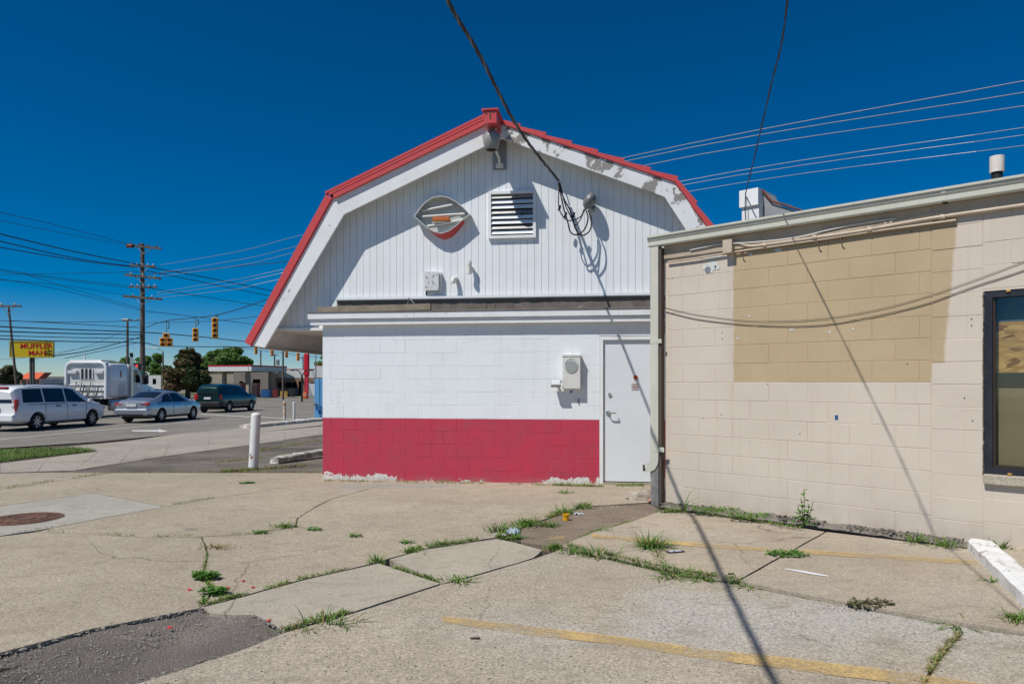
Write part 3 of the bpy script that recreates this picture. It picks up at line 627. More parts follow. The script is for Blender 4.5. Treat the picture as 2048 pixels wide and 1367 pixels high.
# louvred vent
va, vb = wl(977, 384, GD-.02), wl(1072, 475, GD-.02); W_, Hh = vb.x-va.x, va.z-vb.z
lv = onbarn('louvre_vent', 'square white louvred vent in the middle of the gable', 'vent', Vector((va.x, GD-.001, vb.z)))
f = .045
MB().bb((0, -.05, 0), (f, -.001, Hh)).bb((W_-f, -.05, 0), (W_, -.001, Hh)).bb((f, -.05, 0), (W_-f, -.001, f)).bb((f, -.05, Hh-f), (W_-f, -.001, Hh)).build('frame', M['rake_ok'], lv)
MB().bb((f, -.004, f), (W_-f, -.002, Hh-f)).build('dark_opening', M['dark'], lv)
for i in range(8):
    z = f+.012+(Hh-2*f-.01)*(i+.5)/8
    MB().prism([(f, -.046, z-.030), (f, -.042, z-.033), (f, -.006, z+.030), (f, -.010, z+.033)], (W_-2*f, 0, 0)).build('slat', M['galv'] if i % 3 == 1 else M['rake_ok'], lv)
# lens-shaped sign can with its face missing
sgp = [(827, 432), (838, 417), (850, 403), (864, 394), (880, 391), (895, 393), (912, 402), (927, 414), (940, 428), (925, 440), (912, 452), (898, 462), (883, 467), (868, 464), (853, 455), (838, 442)]
SD = .30; c0 = wl(883, 429, SD); pts = [wl(x, y, SD)-c0 for x, y in sgp]; pts = [Vector((p.x, 0, p.z)) for p in pts]
SGW = worn('sign_grey_white', (.58, .60, .575), (.38, .38, .35), .6, 6, .5)
sg = onbarn('sign_can', 'empty white lens-shaped sign shell with tubes inside and red lower rim', 'sign', Vector((c0.x, SD, c0.z)))
n = len(pts); dp = GD-SD-.002
dense = [];
for i in range(n):
    for k in range(3): dense.append(pts[i].lerp(pts[(i+1) % n], k/3))
mb = MB(); n = len(dense)
inn = [p*.955 for p in dense]
up = []; lo = []
sgi = MB()
for name, mat, cond in (('shell_rim', SGW, True), ('red_rim', M['red_metal'], False)):
    mb = MB()
    for i in range(n):
        j = (i+1) % n; isred = 27 <= i < 42
        if isred == cond: continue
        A, B, C, D = dense[i], dense[j], inn[j], inn[i]; Y = Vector((0, dp, 0)); fa = Vector((0, 0, 0)) if cond else Vector((.01, 0, -.075*math.sin(math.pi*(i-27)/15))); fb = Vector((0, 0, 0)) if cond else Vector((.01, 0, -.075*math.sin(math.pi*(i-26)/15)))
        mb.add([A, B, C, D, A+Y, B+Y, C+Y, D+Y], [(0, 1, 2, 3), (4, 5, 1, 0), (2, 6, 7, 3)] if cond else []); mb.add([] if cond else [A, B, B+Y+fb, A+Y+fa], [] if cond else [(3, 2, 1, 0)]); sgi.add([A, B, C, D, A+Y, B+Y, C+Y, D+Y], [] if cond else [(0, 1, 2, 3), (2, 6, 7, 3)])
    mb.build(name, mat, sg)
sgi.build('shell_rim', SGW, sg)
MB().prism([p+Vector((0, dp-.02, 0)) for p in inn], (0, .01, 0)).build('back_panel', SGW, sg)
for (x0, y0, x1, y1) in ((845, 421, 905, 409), (845, 433, 928, 427), (855, 452, 925, 439)):
    a = wl(x0, y0, SD+.05)-c0; b = wl(x1, y1, SD+.05)-c0
    MB().cyl((a.x, .06, a.z), (b.x, .06, b.z), .018, n=12).cyl((a.x, .05, a.z), (a.x, dp-.02, a.z), .012).cyl((b.x, .05, b.z), (b.x, dp-.02, b.z), .012).build('lamp_tube', M['plastic_white'], sg, 40)
a = wl(866, 443, SD+.05)-c0; b = wl(900, 434, SD+.05)-c0
MB().bevbox((a.x, .01, a.z), (b.x, .08, b.z), .008).build('ballast', M['orange'], sg)
# barn light under the ridge: plate, arm, bucket lamp
bl = wl(1000, 340, GD-.01); pl = onbarn('security_light', 'grey bucket-shaped security light on an arm under the ridge', 'light', Vector((bl.x, GD-.012, bl.z)))
pz = wl(1000, 268, GD).z-bl.z
MB().bb((-.105, -.03, 0), (.105, .0, pz)).build('mount_plate', M['galv'], pl)
lc = wl(983, 285, -.06)-Vector((bl.x, GD-.012, bl.z))
MB().tube([(.0, -.03, .05), (.0, -.10, .16), (-.03, -.30, .24), (lc.x+.02, lc.y+.06, lc.z+.06)], .022, 10).build('arm', M['plastic_white'], pl, 50)
MB().bb((-.06, -.05, .02), (.06, -.03, .09)).build('arm_bracket', M['plastic_white'], pl)
MB().lathe([(.028, .24), (.04, .235), (.045, .20), (.05, .175), (.11, .135), (.135, .12), (.137, .10), (.12, .095)], (lc.x, lc.y, lc.z), 28).lathe([(0, .242), (.03, .24)], (lc.x, lc.y, lc.z), 28).build('lamp_housing', M['galv'], pl, 40)
MB().lathe([(.135, .098), (.142, .09), (.128, .0), (.105, -.095), (.085, -.115), (.082, -.112), (.100, -.09), (.12, .0), (.132, .088)], (lc.x, lc.y, lc.z), 28).build('refractor', flat('cloudy_acrylic', (.33, .325, .30), .3), pl, 50)
MB().cyl((lc.x, lc.y, lc.z-.07), (lc.x, lc.y, lc.z+.05), .03, n=12).build('bulb', M['plastic_white'], pl, 40)
MB().cyl((lc.x, lc.y, lc.z+.235), (lc.x, lc.y, lc.z+.33), .03, n=12).cyl((lc.x+.06, lc.y+.02, lc.z+.20), (lc.x+.06, lc.y+.02, lc.z+.30), .025, n=10).build('photocell', M['plastic_white'], pl, 40)
# electrical box, two vent elbows
a, b = wl(849, 544, GD-.1), wl(881, 580, GD-.1); eb = onbarn('junction_box', 'speckled white electrical box low on the gable boards', 'electrical box', Vector((a.x, GD-.001, b.z))); W_, Hh = b.x-a.x, a.z-b.z
MB().bevbox((.01, -.10, .0), (W_*.86, -.0, Hh), .006).build('box_body', M['white_paint'], eb); MB().bevbox((0, -.115, -.005), (W_*.9, -.098, Hh+.005), .004).build('box_cover', worn('flecked_white', (.74, .75, .74), (.5, .5, .5), .4, 6, .5, chip=(.2, .2, .2), chipt=.57, chips=24), eb)
MB().bb((W_*.86, -.08, Hh*.2), (W_, -.01, Hh)).build('box_hinge', M['rake_ok'], eb); MB().bb((-.0, -.03, -.07), (.02, -.005, .0)).build('latch', M['dark'], eb)
def elbow(p, ln, label, tall):
    o = onbarn('vent_elbow', label, 'vent pipe', Vector((p.x, GD-.001, p.z)), 'vent pipes low on the gable'); r = .032
    if tall: MB().tube([(0.03, 0, .04), (.03, -.05, .045), (.0, -.10, .05)], .028, 12).cyl((0, -.11, -.05), (0, -.11, .09), .034, n=16).build('pipe', M['plastic_white'], o, 40); MB().cyl((0, -.11, -.055), (0, -.11, -.03), .04, n=16).cyl((0, -.11, .085), (0, -.11, .13), .04, n=16).build('collar', M['plastic_white'], o, 40); MB().cyl((0, -.11, .13), (0, -.11, .15), .03, n=16).build('cap', M['plastic_white'], o, 40)
    else: MB().tube([(.03, 0, .03), (.02, -.05, .035), (-.0, -.10, .02), (-.01, -.12, -.03)], .033, 12).build('pipe', M['plastic_white'], o, 40); MB().cyl((-.008, -.12, -.055), (-.008, -.12, -.02), .042, n=16).build('collar', M['plastic_white'], o, 40)
elbow(wl(907, 560, GD-.1), .1, 'short white pipe elbow turned down, beside the electrical box', False)
elbow(wl(939, 541, GD-.1), .1, 'taller white capped vent pipe, right of the short elbow', True)
# weatherhead with its drip loops
whp = wl(1179, 402, GD-.16); wh = onbarn('weatherhead', 'grey service weatherhead with looping black wires on the gable', 'weatherhead', Vector((whp.x, GD, whp.z)))
bm = bmesh.new(); bmesh.ops.create_uvsphere(bm, u_segments=20, v_segments=12, radius=1)
for v in bm.verts:
    x, y, z = v.co; v.co = Vector((x*.098, y*.14-.16, z*.125)); v.co.x += v.co.z*.25
MB().bm(bm).build('hood', flat('cast_grey', (.21, .215, .215), .45, .3), wh, 60)
MB().cyl((.05, -.11, -.08), (.05, 0, -.09), .04, n=12).build('pipe', M['galv'], wh, 40)
loops = [[(1171, 418), (1176, 435), (1171, 455), (1160, 467), (1148, 469), (1140, 462), (1137, 450), (1133, 435), (1127, 415), (1122, 392), (1115, 370)],
         [(1176, 420), (1183, 440), (1180, 460), (1168, 470), (1158, 468), (1150, 455), (1146, 440), (1139, 418), (1128, 398), (1116, 370)],
         [(1168, 418), (1162, 432), (1148, 440), (1134, 440), (1124, 430), (1118, 415), (1117, 395), (1116, 370)],
         [(1170, 418), (1160, 440), (1150, 450), (1143, 436), (1130, 408), (1118, 372)]]
org = Vector((whp.x, GD, whp.z))
for li, L in enumerate(loops):
    pts = [wl(x, y, GD-.17-.06*math.sin(i/(len(L)-1)*math.pi)-.03*li-.12*(i/(len(L)-1)))-org for i, (x, y) in enumerate(L)]
    pts[-1] = wl(1118, 366, GD-.2)-org+Vector((.01*li-.015, 0, 0))
    MB().tube(spline(pts, 5), .011 if li < 2 else .009, 7).build('drip_loop', M['wire'], wh, 60)
for x, y in ((1119, 416), (1131, 430), (1147, 430)):
    p = wl(x, y, GD-.26)-org; MB().cyl(p+Vector((-.01, 0, -.04)), p+Vector((.01, 0, .04)), .02, n=8).build('splice', M['black'], wh)
ck = wl(1118, 366, GD-.02); MB().tube([ck-org, ck-org+Vector((.02, -.1, .02)), ck-org+Vector((.0, -.16, -.01))], .01, 6).build('wire_clevis', M['galv'], wh)
# speaker-like white box with round grey plate, small floodlight at its foot
a, b = wl(1125, 709, -.09), wl(1161, 777, -.09); bxo = onbarn('intercom_box', 'white wall box with a round grey plate left of the door', 'wall box', Vector((a.x, 0, b.z))); W_, Hh = b.x-a.x, a.z-b.z
MB().bevbox((0, -.115, 0), (W_, -.001, Hh), .006).build('box_body', M['plastic_white'], bxo); MB().bevbox((-.004, -.123, Hh-.03), (W_+.004, -.0, Hh+.004), .004).build('box_lid', M['plastic_white'], bxo)
MB().lathe([(0, -.0), (.090, -.0), (.094, .004), (0, .004)], (W_*.5, -.1185, Hh*.64), 32, 'Y').build('round_plate', M['grey_plate'], bxo, 30)
ring = MB()
ring.lathe([(.094, -.0), (.100, -.0), (.1, .004), (.094, .004)], (W_*.5+.0, -.1185, Hh*.70), 32, 'Y'); ring.build('plate_rim', M['plastic_white'], bxo, 30)
MB().cyl((W_*.5, -.06, Hh), (W_*.5, -.04, Hh+.05), .012, n=8).build('conduit_stub', M['plastic_white'], bxo)
MB().bb((W_*.42, -.03, -.06), (W_*.52, -.015, -.03)).build('blue_tag', flat('blue_tag', (.02, .04, .35), .4), bxo); MB().bb((W_*.85, -.02, -.22), (W_*.89, -.004, -.15)).build('dark_slot', M['dark'], bxo)
p = wl(1112, 766, -.12); fo = onbarn('flood_lamp', 'small grey square floodlight just left of the wall box', 'light', Vector((p.x, 0, p.z)))
R = Matrix.Rotation(math.radians(-35), 3, 'X')
MB().box((0, -.13, 0), (.15, .05, .11), R).build('housing', flat('lamp_grey', (.30, .31, .32), .4, .3), fo)
MB().box((0, -.155, .018), (.125, .006, .088), R).build('lens', flat('lens_frost', (.66, .68, .68), .25), fo)
MB().tube([(.03, -.11, .0), (.07, -.06, .03), (.10, -.06, .03)], .014, 8).cyl((.0, -.1, .0), (.0, 0, .0), .022, n=10).build('bracket', M['galv'], fo)
# lumber and bent metal on the roof edge
a, b = wl(640, 619, .05), wl(864, 612, .05)
lu = tag(MB().box((0, 0, 0), (b.x-a.x, .09, .095), Matrix.Rotation(math.radians(-.9), 3, 'Y')).build('timber', M['old_wood'], None, None, WL+WRD*((a.x+b.x)/2)+WIN*(-.02)+Vector((0, 0, fz1+.068)), WANG), 'weathered timber lying along the edge of the flat roof', 'timber')
q = WL+WRD*wl(815, 603, .1).x+WIN*.16+Vector((0, 0, fz1+.03))
bent = thing('metal_bracket', 'bent galvanised metal strip leaning behind the roof timber', 'metal bracket', q, WANG)
MB().prism([(-.05, 0, .0), (.0, 0, .23), (.13, 0, .10), (.13, 0, .09), (.0, 0, .205), (-.035, 0, 0)], (0, .05, 0)).build('strip', M['galv'], bent)
# ---------------------------------------------------------------- tan block building
TL = Vector((1.815, 8.276, 0)); TD = Vector((2.023, -1.895, 0)).normalized(); TI = Vector((-TD.y, TD.x, 0)); TANG = math.atan2(TD.y, TD.x)
def tl(x, y, dep=0.0):
    d = ray(x, y); c = Vector((0, 0, CAMZ)); t = (TI.dot(TL-c)+dep)/TI.dot(d); p = c+d*t-TL
    return Vector((p.dot(TD), dep, p.z))
def TW(v): return TL+TD*v.x+TI*v.y+Vector((0, 0, v.z))
tanb = thing('block_building', 'low tan painted block building with boarded window on the right', 'building', TL, TANG)
SP = tl(1863, 764).x; SJ = tl(1966, 764).x; TEND = SP+4.5; TTOP = 3.16
s0p, s1a, s1b = tl(1467, 650).x, tl(1914, 450).x, tl(1887, 725).x; z1a, z1b = tl(1914, 450).z, tl(1887, 725).z
N_, c_, p_, x_, z_, wob_ = tan_patch()
dt = N_.n('ShaderNodeVectorMath', operation='SUBTRACT'); N_.l(N_.pos, dt.inputs[0]); dt.inputs[1].default_value = tuple(TL)
dd = N_.n('ShaderNodeVectorMath', operation='DOT_PRODUCT'); N_.l(dt.outputs[0], dd.inputs[0]); dd.inputs[1].default_value = tuple(TD)
S_ = N_.math('ADD', dd.outputs['Value'], wob_)
m1 = N_.ramp(S_, s0p-.004, s0p+.004); rt = N_.ramp(z_, z1b, z1a, s1b, s1a); m2 = N_.ramp(N_.math('SUBTRACT', rt, S_), -.012, .012)
zl = N_.ramp(S_, SP-.002, SP+.002, 1.543, 1.715); m3 = N_.ramp(N_.math('SUBTRACT', z_, zl), -.001, .001)
mk = N_.math('MULTIPLY', N_.math('MULTIPLY', m1, m2), m3); M['blk_tan'] = N_.done(N_.mix(mk, c_, p_), .75)
# window opening
WX0 = tl(1968, 700).x; WZ1 = tl(1985, 581).z; WZ0 = tl(1985, 948).z; WX1 = WX0+1.35
twl = MB().bb((0, .003, -.1), (WX0, .2, TTOP)).bb((WX0, .003, -.1), (WX1, .2, WZ0)).bb((WX0, .003, WZ1), (WX1, .2, TTOP)).bb((WX1, .003, -.1), (TEND, .2, TTOP)).build('wall', M['blk_tan'], tanb)
lay(twl, 0.012, SP, -.02, 1.54, tl(1575.4, 530).x+.2032*0, M['blk_tan'], TTOP-.01, prefix='t', rnd=random.Random(5))
lay(twl, SP+.004, SJ, -.02, 1.52, SP, M['blk_tan'], TTOP-.01, prefix='p', Wd=.80, rough=.003, rnd=random.Random(6))
lay(twl, SJ+.003, TEND, -.02, 1.54, SJ, M['blk_tan'], TTOP-.01, skip=[(WX0, WX1, WZ0-.07, WZ1)], prefix='q', rough=.002, rnd=random.Random(8))
MB().bb((0, .2, -.1), (.2, 9, TTOP)).build('end_wall', M['blk_tan'], tanb); MB().bb((.2, 8.8, -.1), (TEND, 9, TTOP)).build('rear_wall', M['blk_tan'], tanb)
MB().bb((TEND-.2, .2, -.1), (TEND, 8.8, TTOP)).build('end_wall', M['blk_tan'], tanb)
MB().bb((-.02, .2, TTOP), (TEND+.1, 9.05, TTOP+.07)).build('roof', M['flash'], tanb)
# window: frame, sash, glass, chipboard, paper behind, sill
win = empty('window', (0, 0, 0), 0, tanb); f = .06
MB().bb((WX0, .01, WZ0), (WX0+f, .13, WZ1)).bb((WX1-f, .01, WZ0), (WX1, .13, WZ1)).bb((WX0+f, .01, WZ1-f*.95), (WX1-f, .13, WZ1)).bb((WX0+f, .01, WZ0), (WX1-f, .13, WZ0+f*.95)).build('frame', M['frame_black'], win)
g0 = f+.018
MB().bb((WX0+f, .03, WZ0+f*.95), (WX0+g0, .11, WZ1-f*.95)).bb((WX0+g0, .03, WZ0+f*.95), (WX1-f, .11, WZ0+g0)).build('sash', flat('sash_bronze', (.06, .045, .035), .4, .3), win)
MB().bb((WX0+f, .055, WZ0+f*.9), (WX1-f, .061, WZ1-f*.9)).build('pane', M['glass'], win)
zc1 = tl(2020, 641).z; zc0 = tl(2020, 748).z; zc2 = tl(2020, 772).z
MB().bb((WX0+f*.8, .125, zc0), (WX1-.05, .14, zc1)).build('chipboard_panel', M['osb'], win)
MB().bb((WX0+f*.8, .12, WZ0+.05), (WX1-.05, .135, zc2)).build('paper_blind', M['paper_tan'], win)
MB().bb((WX0+f*.8, .115, zc2-.01), (WX1-.05, .118, zc0+.015)).build('dark_band', flat('dark_band', (.045, .03, .022), .6), win)  # plain dark brown band between chipboard and paper
MB().bb((WX0+f*.8, .145, WZ0), (WX1-.05, .15, WZ1)).build('inner_shade', flat('inner_shade', (.10, .13, .15), .6), win)
MB().bevbox((WX0-.0, -.045, WZ0-.085), (WX1+.03, .06, WZ0-.003), .008).build('sill', M['smooth_con'], win)
for x, z in ((WX0+.16, WZ1-.01), (WX0+.17, WZ0+.012)): MB().bb((x, -.004, z-.008), (x+.03, .02, z+.010)).build('shim', M['osb'], win)
b = MB(); rr = random.Random(2)
for i in range(60): z = lerp(WZ0, WZ1, i/60); b.box((WX0-.004, .004, z+.01), (rr.uniform(.004, .016), .012, rr.uniform(.015, .04)))
b.build('broken_mortar', M['dirt'], win)
# trim board under the gutter, gutter
GZ1 = tl(1310, 472, -.11).z; GZ0 = tl(1310, 492, -.11).z; xg0 = tl(1296, 480, -.11).x
gut = empty('gutter', (0, 0, 0), 0, tanb); xj = tl(1888, 380, -.11).x
for a, b_ in ((xg0, xj), (xj, TEND+.1)):
    prof = [(-.012, GZ0+.0), (-.105, GZ0+.0), (-.112, GZ0+.012), (-.112, GZ0+.055), (-.125, GZ0+.075), (-.130, GZ1-.006), (-.122, GZ1), (-.012, GZ1+.02)]
    MB().prism([(a+.001, y, z) for y, z in prof], (b_-a-.002, 0, 0)).build('gutter_section', M['gutter'], gut)
    MB().bb((a, -.142, GZ1-.016), (b_-.002, -.118, GZ1+.006)).build('gutter_lip', M['gutter'], gut)
MB().prism([(xj-.02, y-.004 if y < -.05 else y, z) for y, z in prof], (.04, 0, 0)).build('gutter_joint', M['gutter'], gut)
MB().bb((.005, -.030, GZ0-.15), (tl(1866, 440).x, -.002, GZ0-.004)).build('trim_board', M['tan_trim'], tanb); MB().bb((tl(1866, 440).x+.004, -.036, GZ0-.13), (TEND, -.002, GZ0-.004)).build('trim_board', M['tan_trim'], tanb)
MB().bb((-.02, -.01, GZ1-.02), (TEND+.1, .5, GZ1+.012)).build('roof_edge', M['flash'], tanb)
# downspout
ds = thing('downspout', 'cream square downspout at the tan building corner', 'downspout', TW(Vector((-.085, -.06, 0))), TANG); w_ = .052
zk = tl(1312, 905, -.06).z
def rect_tube(path, wx, wy):
    b = MB(); vs = []; m = len(path)
    for i, p in enumerate(path):
        t = (Vector(path[min(i+1, m-1)])-Vector(path[max(i-1, 0)])).normalized(); nx = Vector((0, 1, 0)); q = t.cross(nx).normalized(); p = Vector(p)
        vs += [p+q*wx+nx*wy, p-q*wx+nx*wy, p-q*wx-nx*wy, p+q*wx-nx*wy]
    fs = [(i*4+k, i*4+(k+1) % 4, i*4+4+(k+1) % 4, i*4+4+k) for i in range(m-1) for k in range(4)]
    return b.add(vs, fs)
rect_tube([(0, 0, GZ0+.01), (0, 0, zk), ], w_, .04).build('pipe', M['gutter'], ds)
rect_tube([(0, 0, zk+.06), (0, 0, zk-.06), (-.005, 0, zk-.11), (-.03, 0, zk-.155), (-.075, 0, zk-.175), (-.125, -.0, zk-.185)], w_+.003, .043).build('elbow', M['gutter'], ds)
MB().bb((-.16, -.036, zk-.225), (-.115, .036, zk-.15)).build('elbow_mouth', M['black'], ds)
MB().bb((-.056, -.045, zk+.02), (.135, -.042, zk+.075)).build('strap', M['gutter'], ds); MB().bb((-.056, -.043, 2.0), (.10, -.041, 2.05)).build('strap', M['gutter'], ds)
MB().bb((-.05, -.03, .08), (.05, .045, zk-.12)).build('standpipe', worn('stained_standpipe', (.17, .165, .16), (.42, .40, .35), .8, 6, .7), ds)
MB().bb((.055, -.02, .1), (.083, .06, GZ0-.02)).build('shadow_strip', flat('shadow_brown', (.10, .075, .055), .7), ds)  # dark brown strip paints in the shadow between pipe and wall corner
MB().bb((-.078, .0, .15), (-.056, .06, GZ0-.05)).build('corner_edge', worn('broken_edge', (.42, .34, .26), (.2, .15, .1), .7, 8, .85), ds)
# conduits along the top of the wall, with box and clamps
def run(name, pp, r, dep, mat, label, cat='conduit'):
    P = [tl(x, y, -dep) for x, y in pp]; o = thing(name, label, cat, TW(Vector((P[0].x, 0, P[0].z))), TANG); q = Vector((P[0].x, 0, P[0].z))
    MB().tube(spline([p-q for p in P], 6), r, 8).build('pipe', mat, o, 60); return o, q
o, q = run('conduit', [(1335, 503), (1395, 496), (1420, 491), (1447, 484), (1452, 484)], .010, .02, M['conduit'], 'thin painted conduit left of the tan junction box')
o, q = run('conduit', [(1464, 485), (1478, 486), (1500, 492), (1540, 488), (1620, 477), (1720, 462), (1860, 437), (2048, 410), (2300, 372)], .019, .03, M['conduit'], 'thick painted conduit running along the wall top')
for x, y in ((1530, 490), (1630, 475), (1740, 459), (1886, 434)):
    p = tl(x, y, -.03)-q; MB().cyl(p+Vector((-.02, 0, .003)), p+Vector((.02, 0, -.003)), .026, n=12).bb((p.x-.01, .0, p.z-.05), (p.x+.01, .028, p.z+.04)).build('clamp', M['conduit'], o, 40)
o, q = run('conduit', [(1335, 524), (1400, 515), (1480, 502), (1560, 491), (1650, 478), (1760, 461), (1912, 440)], .011, .03, M['conduit'], 'lower thin painted conduit under the thick one')
for x, y in ((1482, 502), (1634, 481), (1680, 474)):
    p = tl(x, y, -.03)-q; MB().bb((p.x-.018, -.0, p.z-.03), (p.x+.018, .032, p.z+.035)).tube([p, p+Vector((.01, -.02, -.03)), p+Vector((.03, -.015, -.05))], .006, 6).build('clamp', M['rust'], o)
o, q = run('conduit', [(1600, 477), (1680, 463), (1780, 445), (1880, 425), (2048, 400), (2300, 362)], .014, .022, M['conduit'], 'uppermost painted conduit close under the gutter')
for x, y in ((1772, 446.5), (1783, 444.5), (1876, 426)):
    p = tl(x, y, -.022)-q; MB().cyl(p+Vector((-.012, 0, 0)), p+Vector((.012, 0, 0)), .02, n=10).build('coupling', M['conduit'], o)
run('loose_cable', [(1380, 500), (1410, 494), (1440, 488), (1480, 486), (1530, 482), (1570, 478), (1610, 471), (1660, 459), (1720, 447), (1790, 437)], .006, .045, M['plastic_white'], 'loose pale cable sagging along the wall top', 'cable')
a, b = tl(1447, 483, -.08), tl(1464, 504, -.08); bo = thing('conduit_box', 'square tan junction box near the gutter corner', 'electrical box', TW(Vector((a.x, 0, b.z))), TANG)
MB().bevbox((0, -.085, 0), (b.x-a.x, -.001, a.z-b.z+.01), .005).build('box_body', M['conduit'], bo); MB().bevbox((-.004, -.095, -.004), (b.x-a.x+.004, -.084, a.z-b.z+.014), .003).build('box_cover', M['conduit'], bo)
# white repair plates of bare paint
a, b = tl(1392, 502), tl(1447, 514); rp_ = MB(); rr = random.Random(4)
def blot(cx_, cy_, rx, ry, name, par, mat, seed, dep=-.003):
    r = random.Random(seed); c = tl(cx_, cy_); pts = []
    for i in range(18):
        an = i*math.tau/18; k = r.uniform(.6, 1.15); e = tl(cx_+rx*math.cos(an)*k, cy_+ry*math.sin(an)*k); pts.append((e.x, dep, e.z))
    MB().prism(pts, (0, .004, 0)).build(name, mat, par)
flake = worn('bare_white_patch', (.62, .64, .61), (.5, .5, .47), .5, 8, .8, chip=(.40, .40, .38), chipt=.62, chips=20)
blot(1420, 510, 32, 9, 'bare_patch', twl, flake, 1); blot(1421, 534, 17, 11, 'bare_patch', twl, flake, 2, -.004)
for i, (x, y, r) in enumerate(((1501, 508, 5), (1555, 500, 8), (1584, 659, 4.5), (1658, 664, 4.5), (1476, 676, 3.5), (1499, 632, 3), (1706, 657, 3.5), (1745, 610, 2), (1788, 644, 2))): blot(x, y, r, r*.55, 'bare_patch', twl, flake, 10+i)
p = tl(1416, 539); MB().lathe([(0, -.004), (.032, -.004), (.036, .003), (0, .003)], (p.x, -.004, p.z), 14, 'Y').build('old_anchor', M['galv'], twl); p = tl(1431, 533); MB().lathe([(0, -.006), (.012, -.006), (.012, .003), (0, .003)], (p.x, -.004, p.z), 10, 'Y').build('old_anchor', M['dark'], twl)
p = tl(1673, 834); MB().bb((p.x-.014, -.004, p.z-.022), (p.x+.014, -.001, p.z+.022)).build('blue_sticker', flat('blue_sticker', (.02, .10, .25), .5), twl)
rr = random.Random(11)
for x, y in ((1406, 836), (1443, 829), (1823, 463), (1444, 664), (1445, 677), (1815, 727), (1943, 637), (1943, 650), (1945, 841), (1929, 795), (1345, 556), (1535, 768), (1600, 867)): p = tl(x, y); MB().lathe([(0, -.002), (.0045, -.002), (.0045, .003), (0, .003)], (p.x, -.0025, p.z), 8, 'Y').build('screw_hole', M['dark'], twl)
# two slack wires across the face
for k, (pp, r, lb) in enumerate((([(1328, 614), (1350, 620), (1400, 630), (1480, 640), (1540, 642), (1620, 639), (1700, 629), (1800, 608), (1900, 577), (2048, 523), (2300, 425)], .0022, 'thinner of two slack wires across the tan wall'), ([(1328, 622), (1350, 628), (1400, 639), (1480, 648), (1560, 652), (1650, 649), (1740, 634), (1850, 608), (1950, 572), (2048, 540), (2300, 445)], .0034, 'thicker lower slack wire across the tan wall'))):
    P = [tl(x, y, -.006-.003*math.sin(math.pi*min(1, i/10))) for i, (x, y) in enumerate(pp)]
    tag(MB().tube(spline([TW(p) for p in P], 8), r, 6).build('slack_wire', flat('wire_brown', (.075, .055, .045), .6), None, 60), lb, 'wire')
# roof pieces behind the gutter
vp = tl(1994, 345, .8); vt = thing('roof_vent_pipe', 'white rust-stained vent pipe on the tan roof', 'vent pipe', TW(Vector((vp.x, .8, TTOP+.07))), TANG); z1 = tl(1994, 313, .8).z-TTOP-.07; z2 = tl(1994, 345, .8).z-TTOP-.07
MB().cyl((0, 0, 0), (0, 0, z2+.03), .047, n=16).build('boot', M['black'], vt, 40); MB().cyl((0, 0, z2), (0, 0, z1), .062, n=20).build('pipe', worn('stained_pipe', (.80, .76, .68), (.60, .42, .24), .5, 9, .6), vt, 40)
# white parapet stub with sloping tarred side, behind the roof edge
cD = 1.05
c0 = tl(1482, 437, cD); c1 = tl(1519, 437, cD); zt = tl(1500, 380, cD).z; zb = TTOP+.07
ch = thing('parapet_stub', 'white chimney-like parapet stub behind the tan roof edge', 'parapet', TW(Vector((c0.x, cD, zb))), TANG); W_ = c1.x-c0.x; hh = zt-zb
MB().bb((.05, 0, 0), (W_, .5, hh*.66)).build('stub_body', M['white_paint'], ch); MB().bb((.02, -.02, hh*.45), (W_+.002, .5, hh*.66)).build('stub_band', M['white_paint'], ch)
MB().bb((-.0, -.05, hh*.70), (W_+.004, .5, hh)).build('stub_cap', M['rake_ok'], ch); MB().bb((.03, -.01, hh*.6), (W_, .5, hh*.72)).build('stub_neck', M['white_paint'], ch)
e = tl(1597, 418, cD+.1).x-c0.x
MB().prism([(W_+.004, .1, 0), (W_+.004, .1, hh*.97), (W_+.12, .1, hh*.72), (W_+.30, .1, hh*.60), (W_+.5, .1, hh*.45), (e, .1, hh*.2), (e+.3, .1, 0)], (0, .35, 0)).build('sloped_side', worn('grey_tar_side', (.30, .31, .32), (.2, .2, .2), .5, 3, .8), ch)
MB().tube([(W_+.0, .08, hh*1.0), (W_+.12, .08, hh*.76), (W_+.30, .08, hh*.64), (W_+.5, .08, hh*.49), (e, .08, hh*.24)], .015, 6).build('tile_edge', worn('rusty_edge', (.24, .08, .05), (.05, .04, .04), .9, 9, .7), ch)

# ---------------------------------------------------------------- overhead cables over the lot
cab = spline([WL+WRD*ck.x+WIN*(GD-.2)+Vector((0, 0, ck.z-.01)), atz(1040, 262, 8.6), atz(960, 112, 6.8), atz(895, 0, 5.75), (-.60, 5.0, 4.72), (-.93, 1.4, 4.15), (-1.25, -2.2, 3.75), (-1.6, -6, 3.5)], 14)
sv = thing('service_cable', 'thick twisted black service cable rising from the gable overhead', 'cable', cab[0])
tw = []
for k in range(3):
    pts = []
    for i, p in enumerate(cab): a = i*1.15+k*2.1; pts.append(p-cab[0]+Vector((math.cos(a), 0, math.sin(a)))*.011)
    MB().tube(pts, .011, 6).build('strand', M['wire'] if k else flat('wire_bare', (.12, .12, .12), .5, .4), sv, 60)
p0 = TW(Vector((c0.x+W_*.38, cD-.07, zt-.06)))
c2 = spline([p0, atz(1540, 180, 5.81), atz(1575, 0, 4.37), (.55, 1.0, 3.99), (-.5, -2.5, 4.2)], 14)
s2 = thing('drop_cable', 'thin black cable dropping to the white parapet stub', 'cable', p0)
for k in range(2): MB().tube([p-p0+Vector((math.cos(i*.9+k*math.pi), 0, math.sin(i*.9+k*math.pi)))*.003 for i, p in enumerate(c2)], .0045, 6).build('strand', M['wire'], s2, 60)
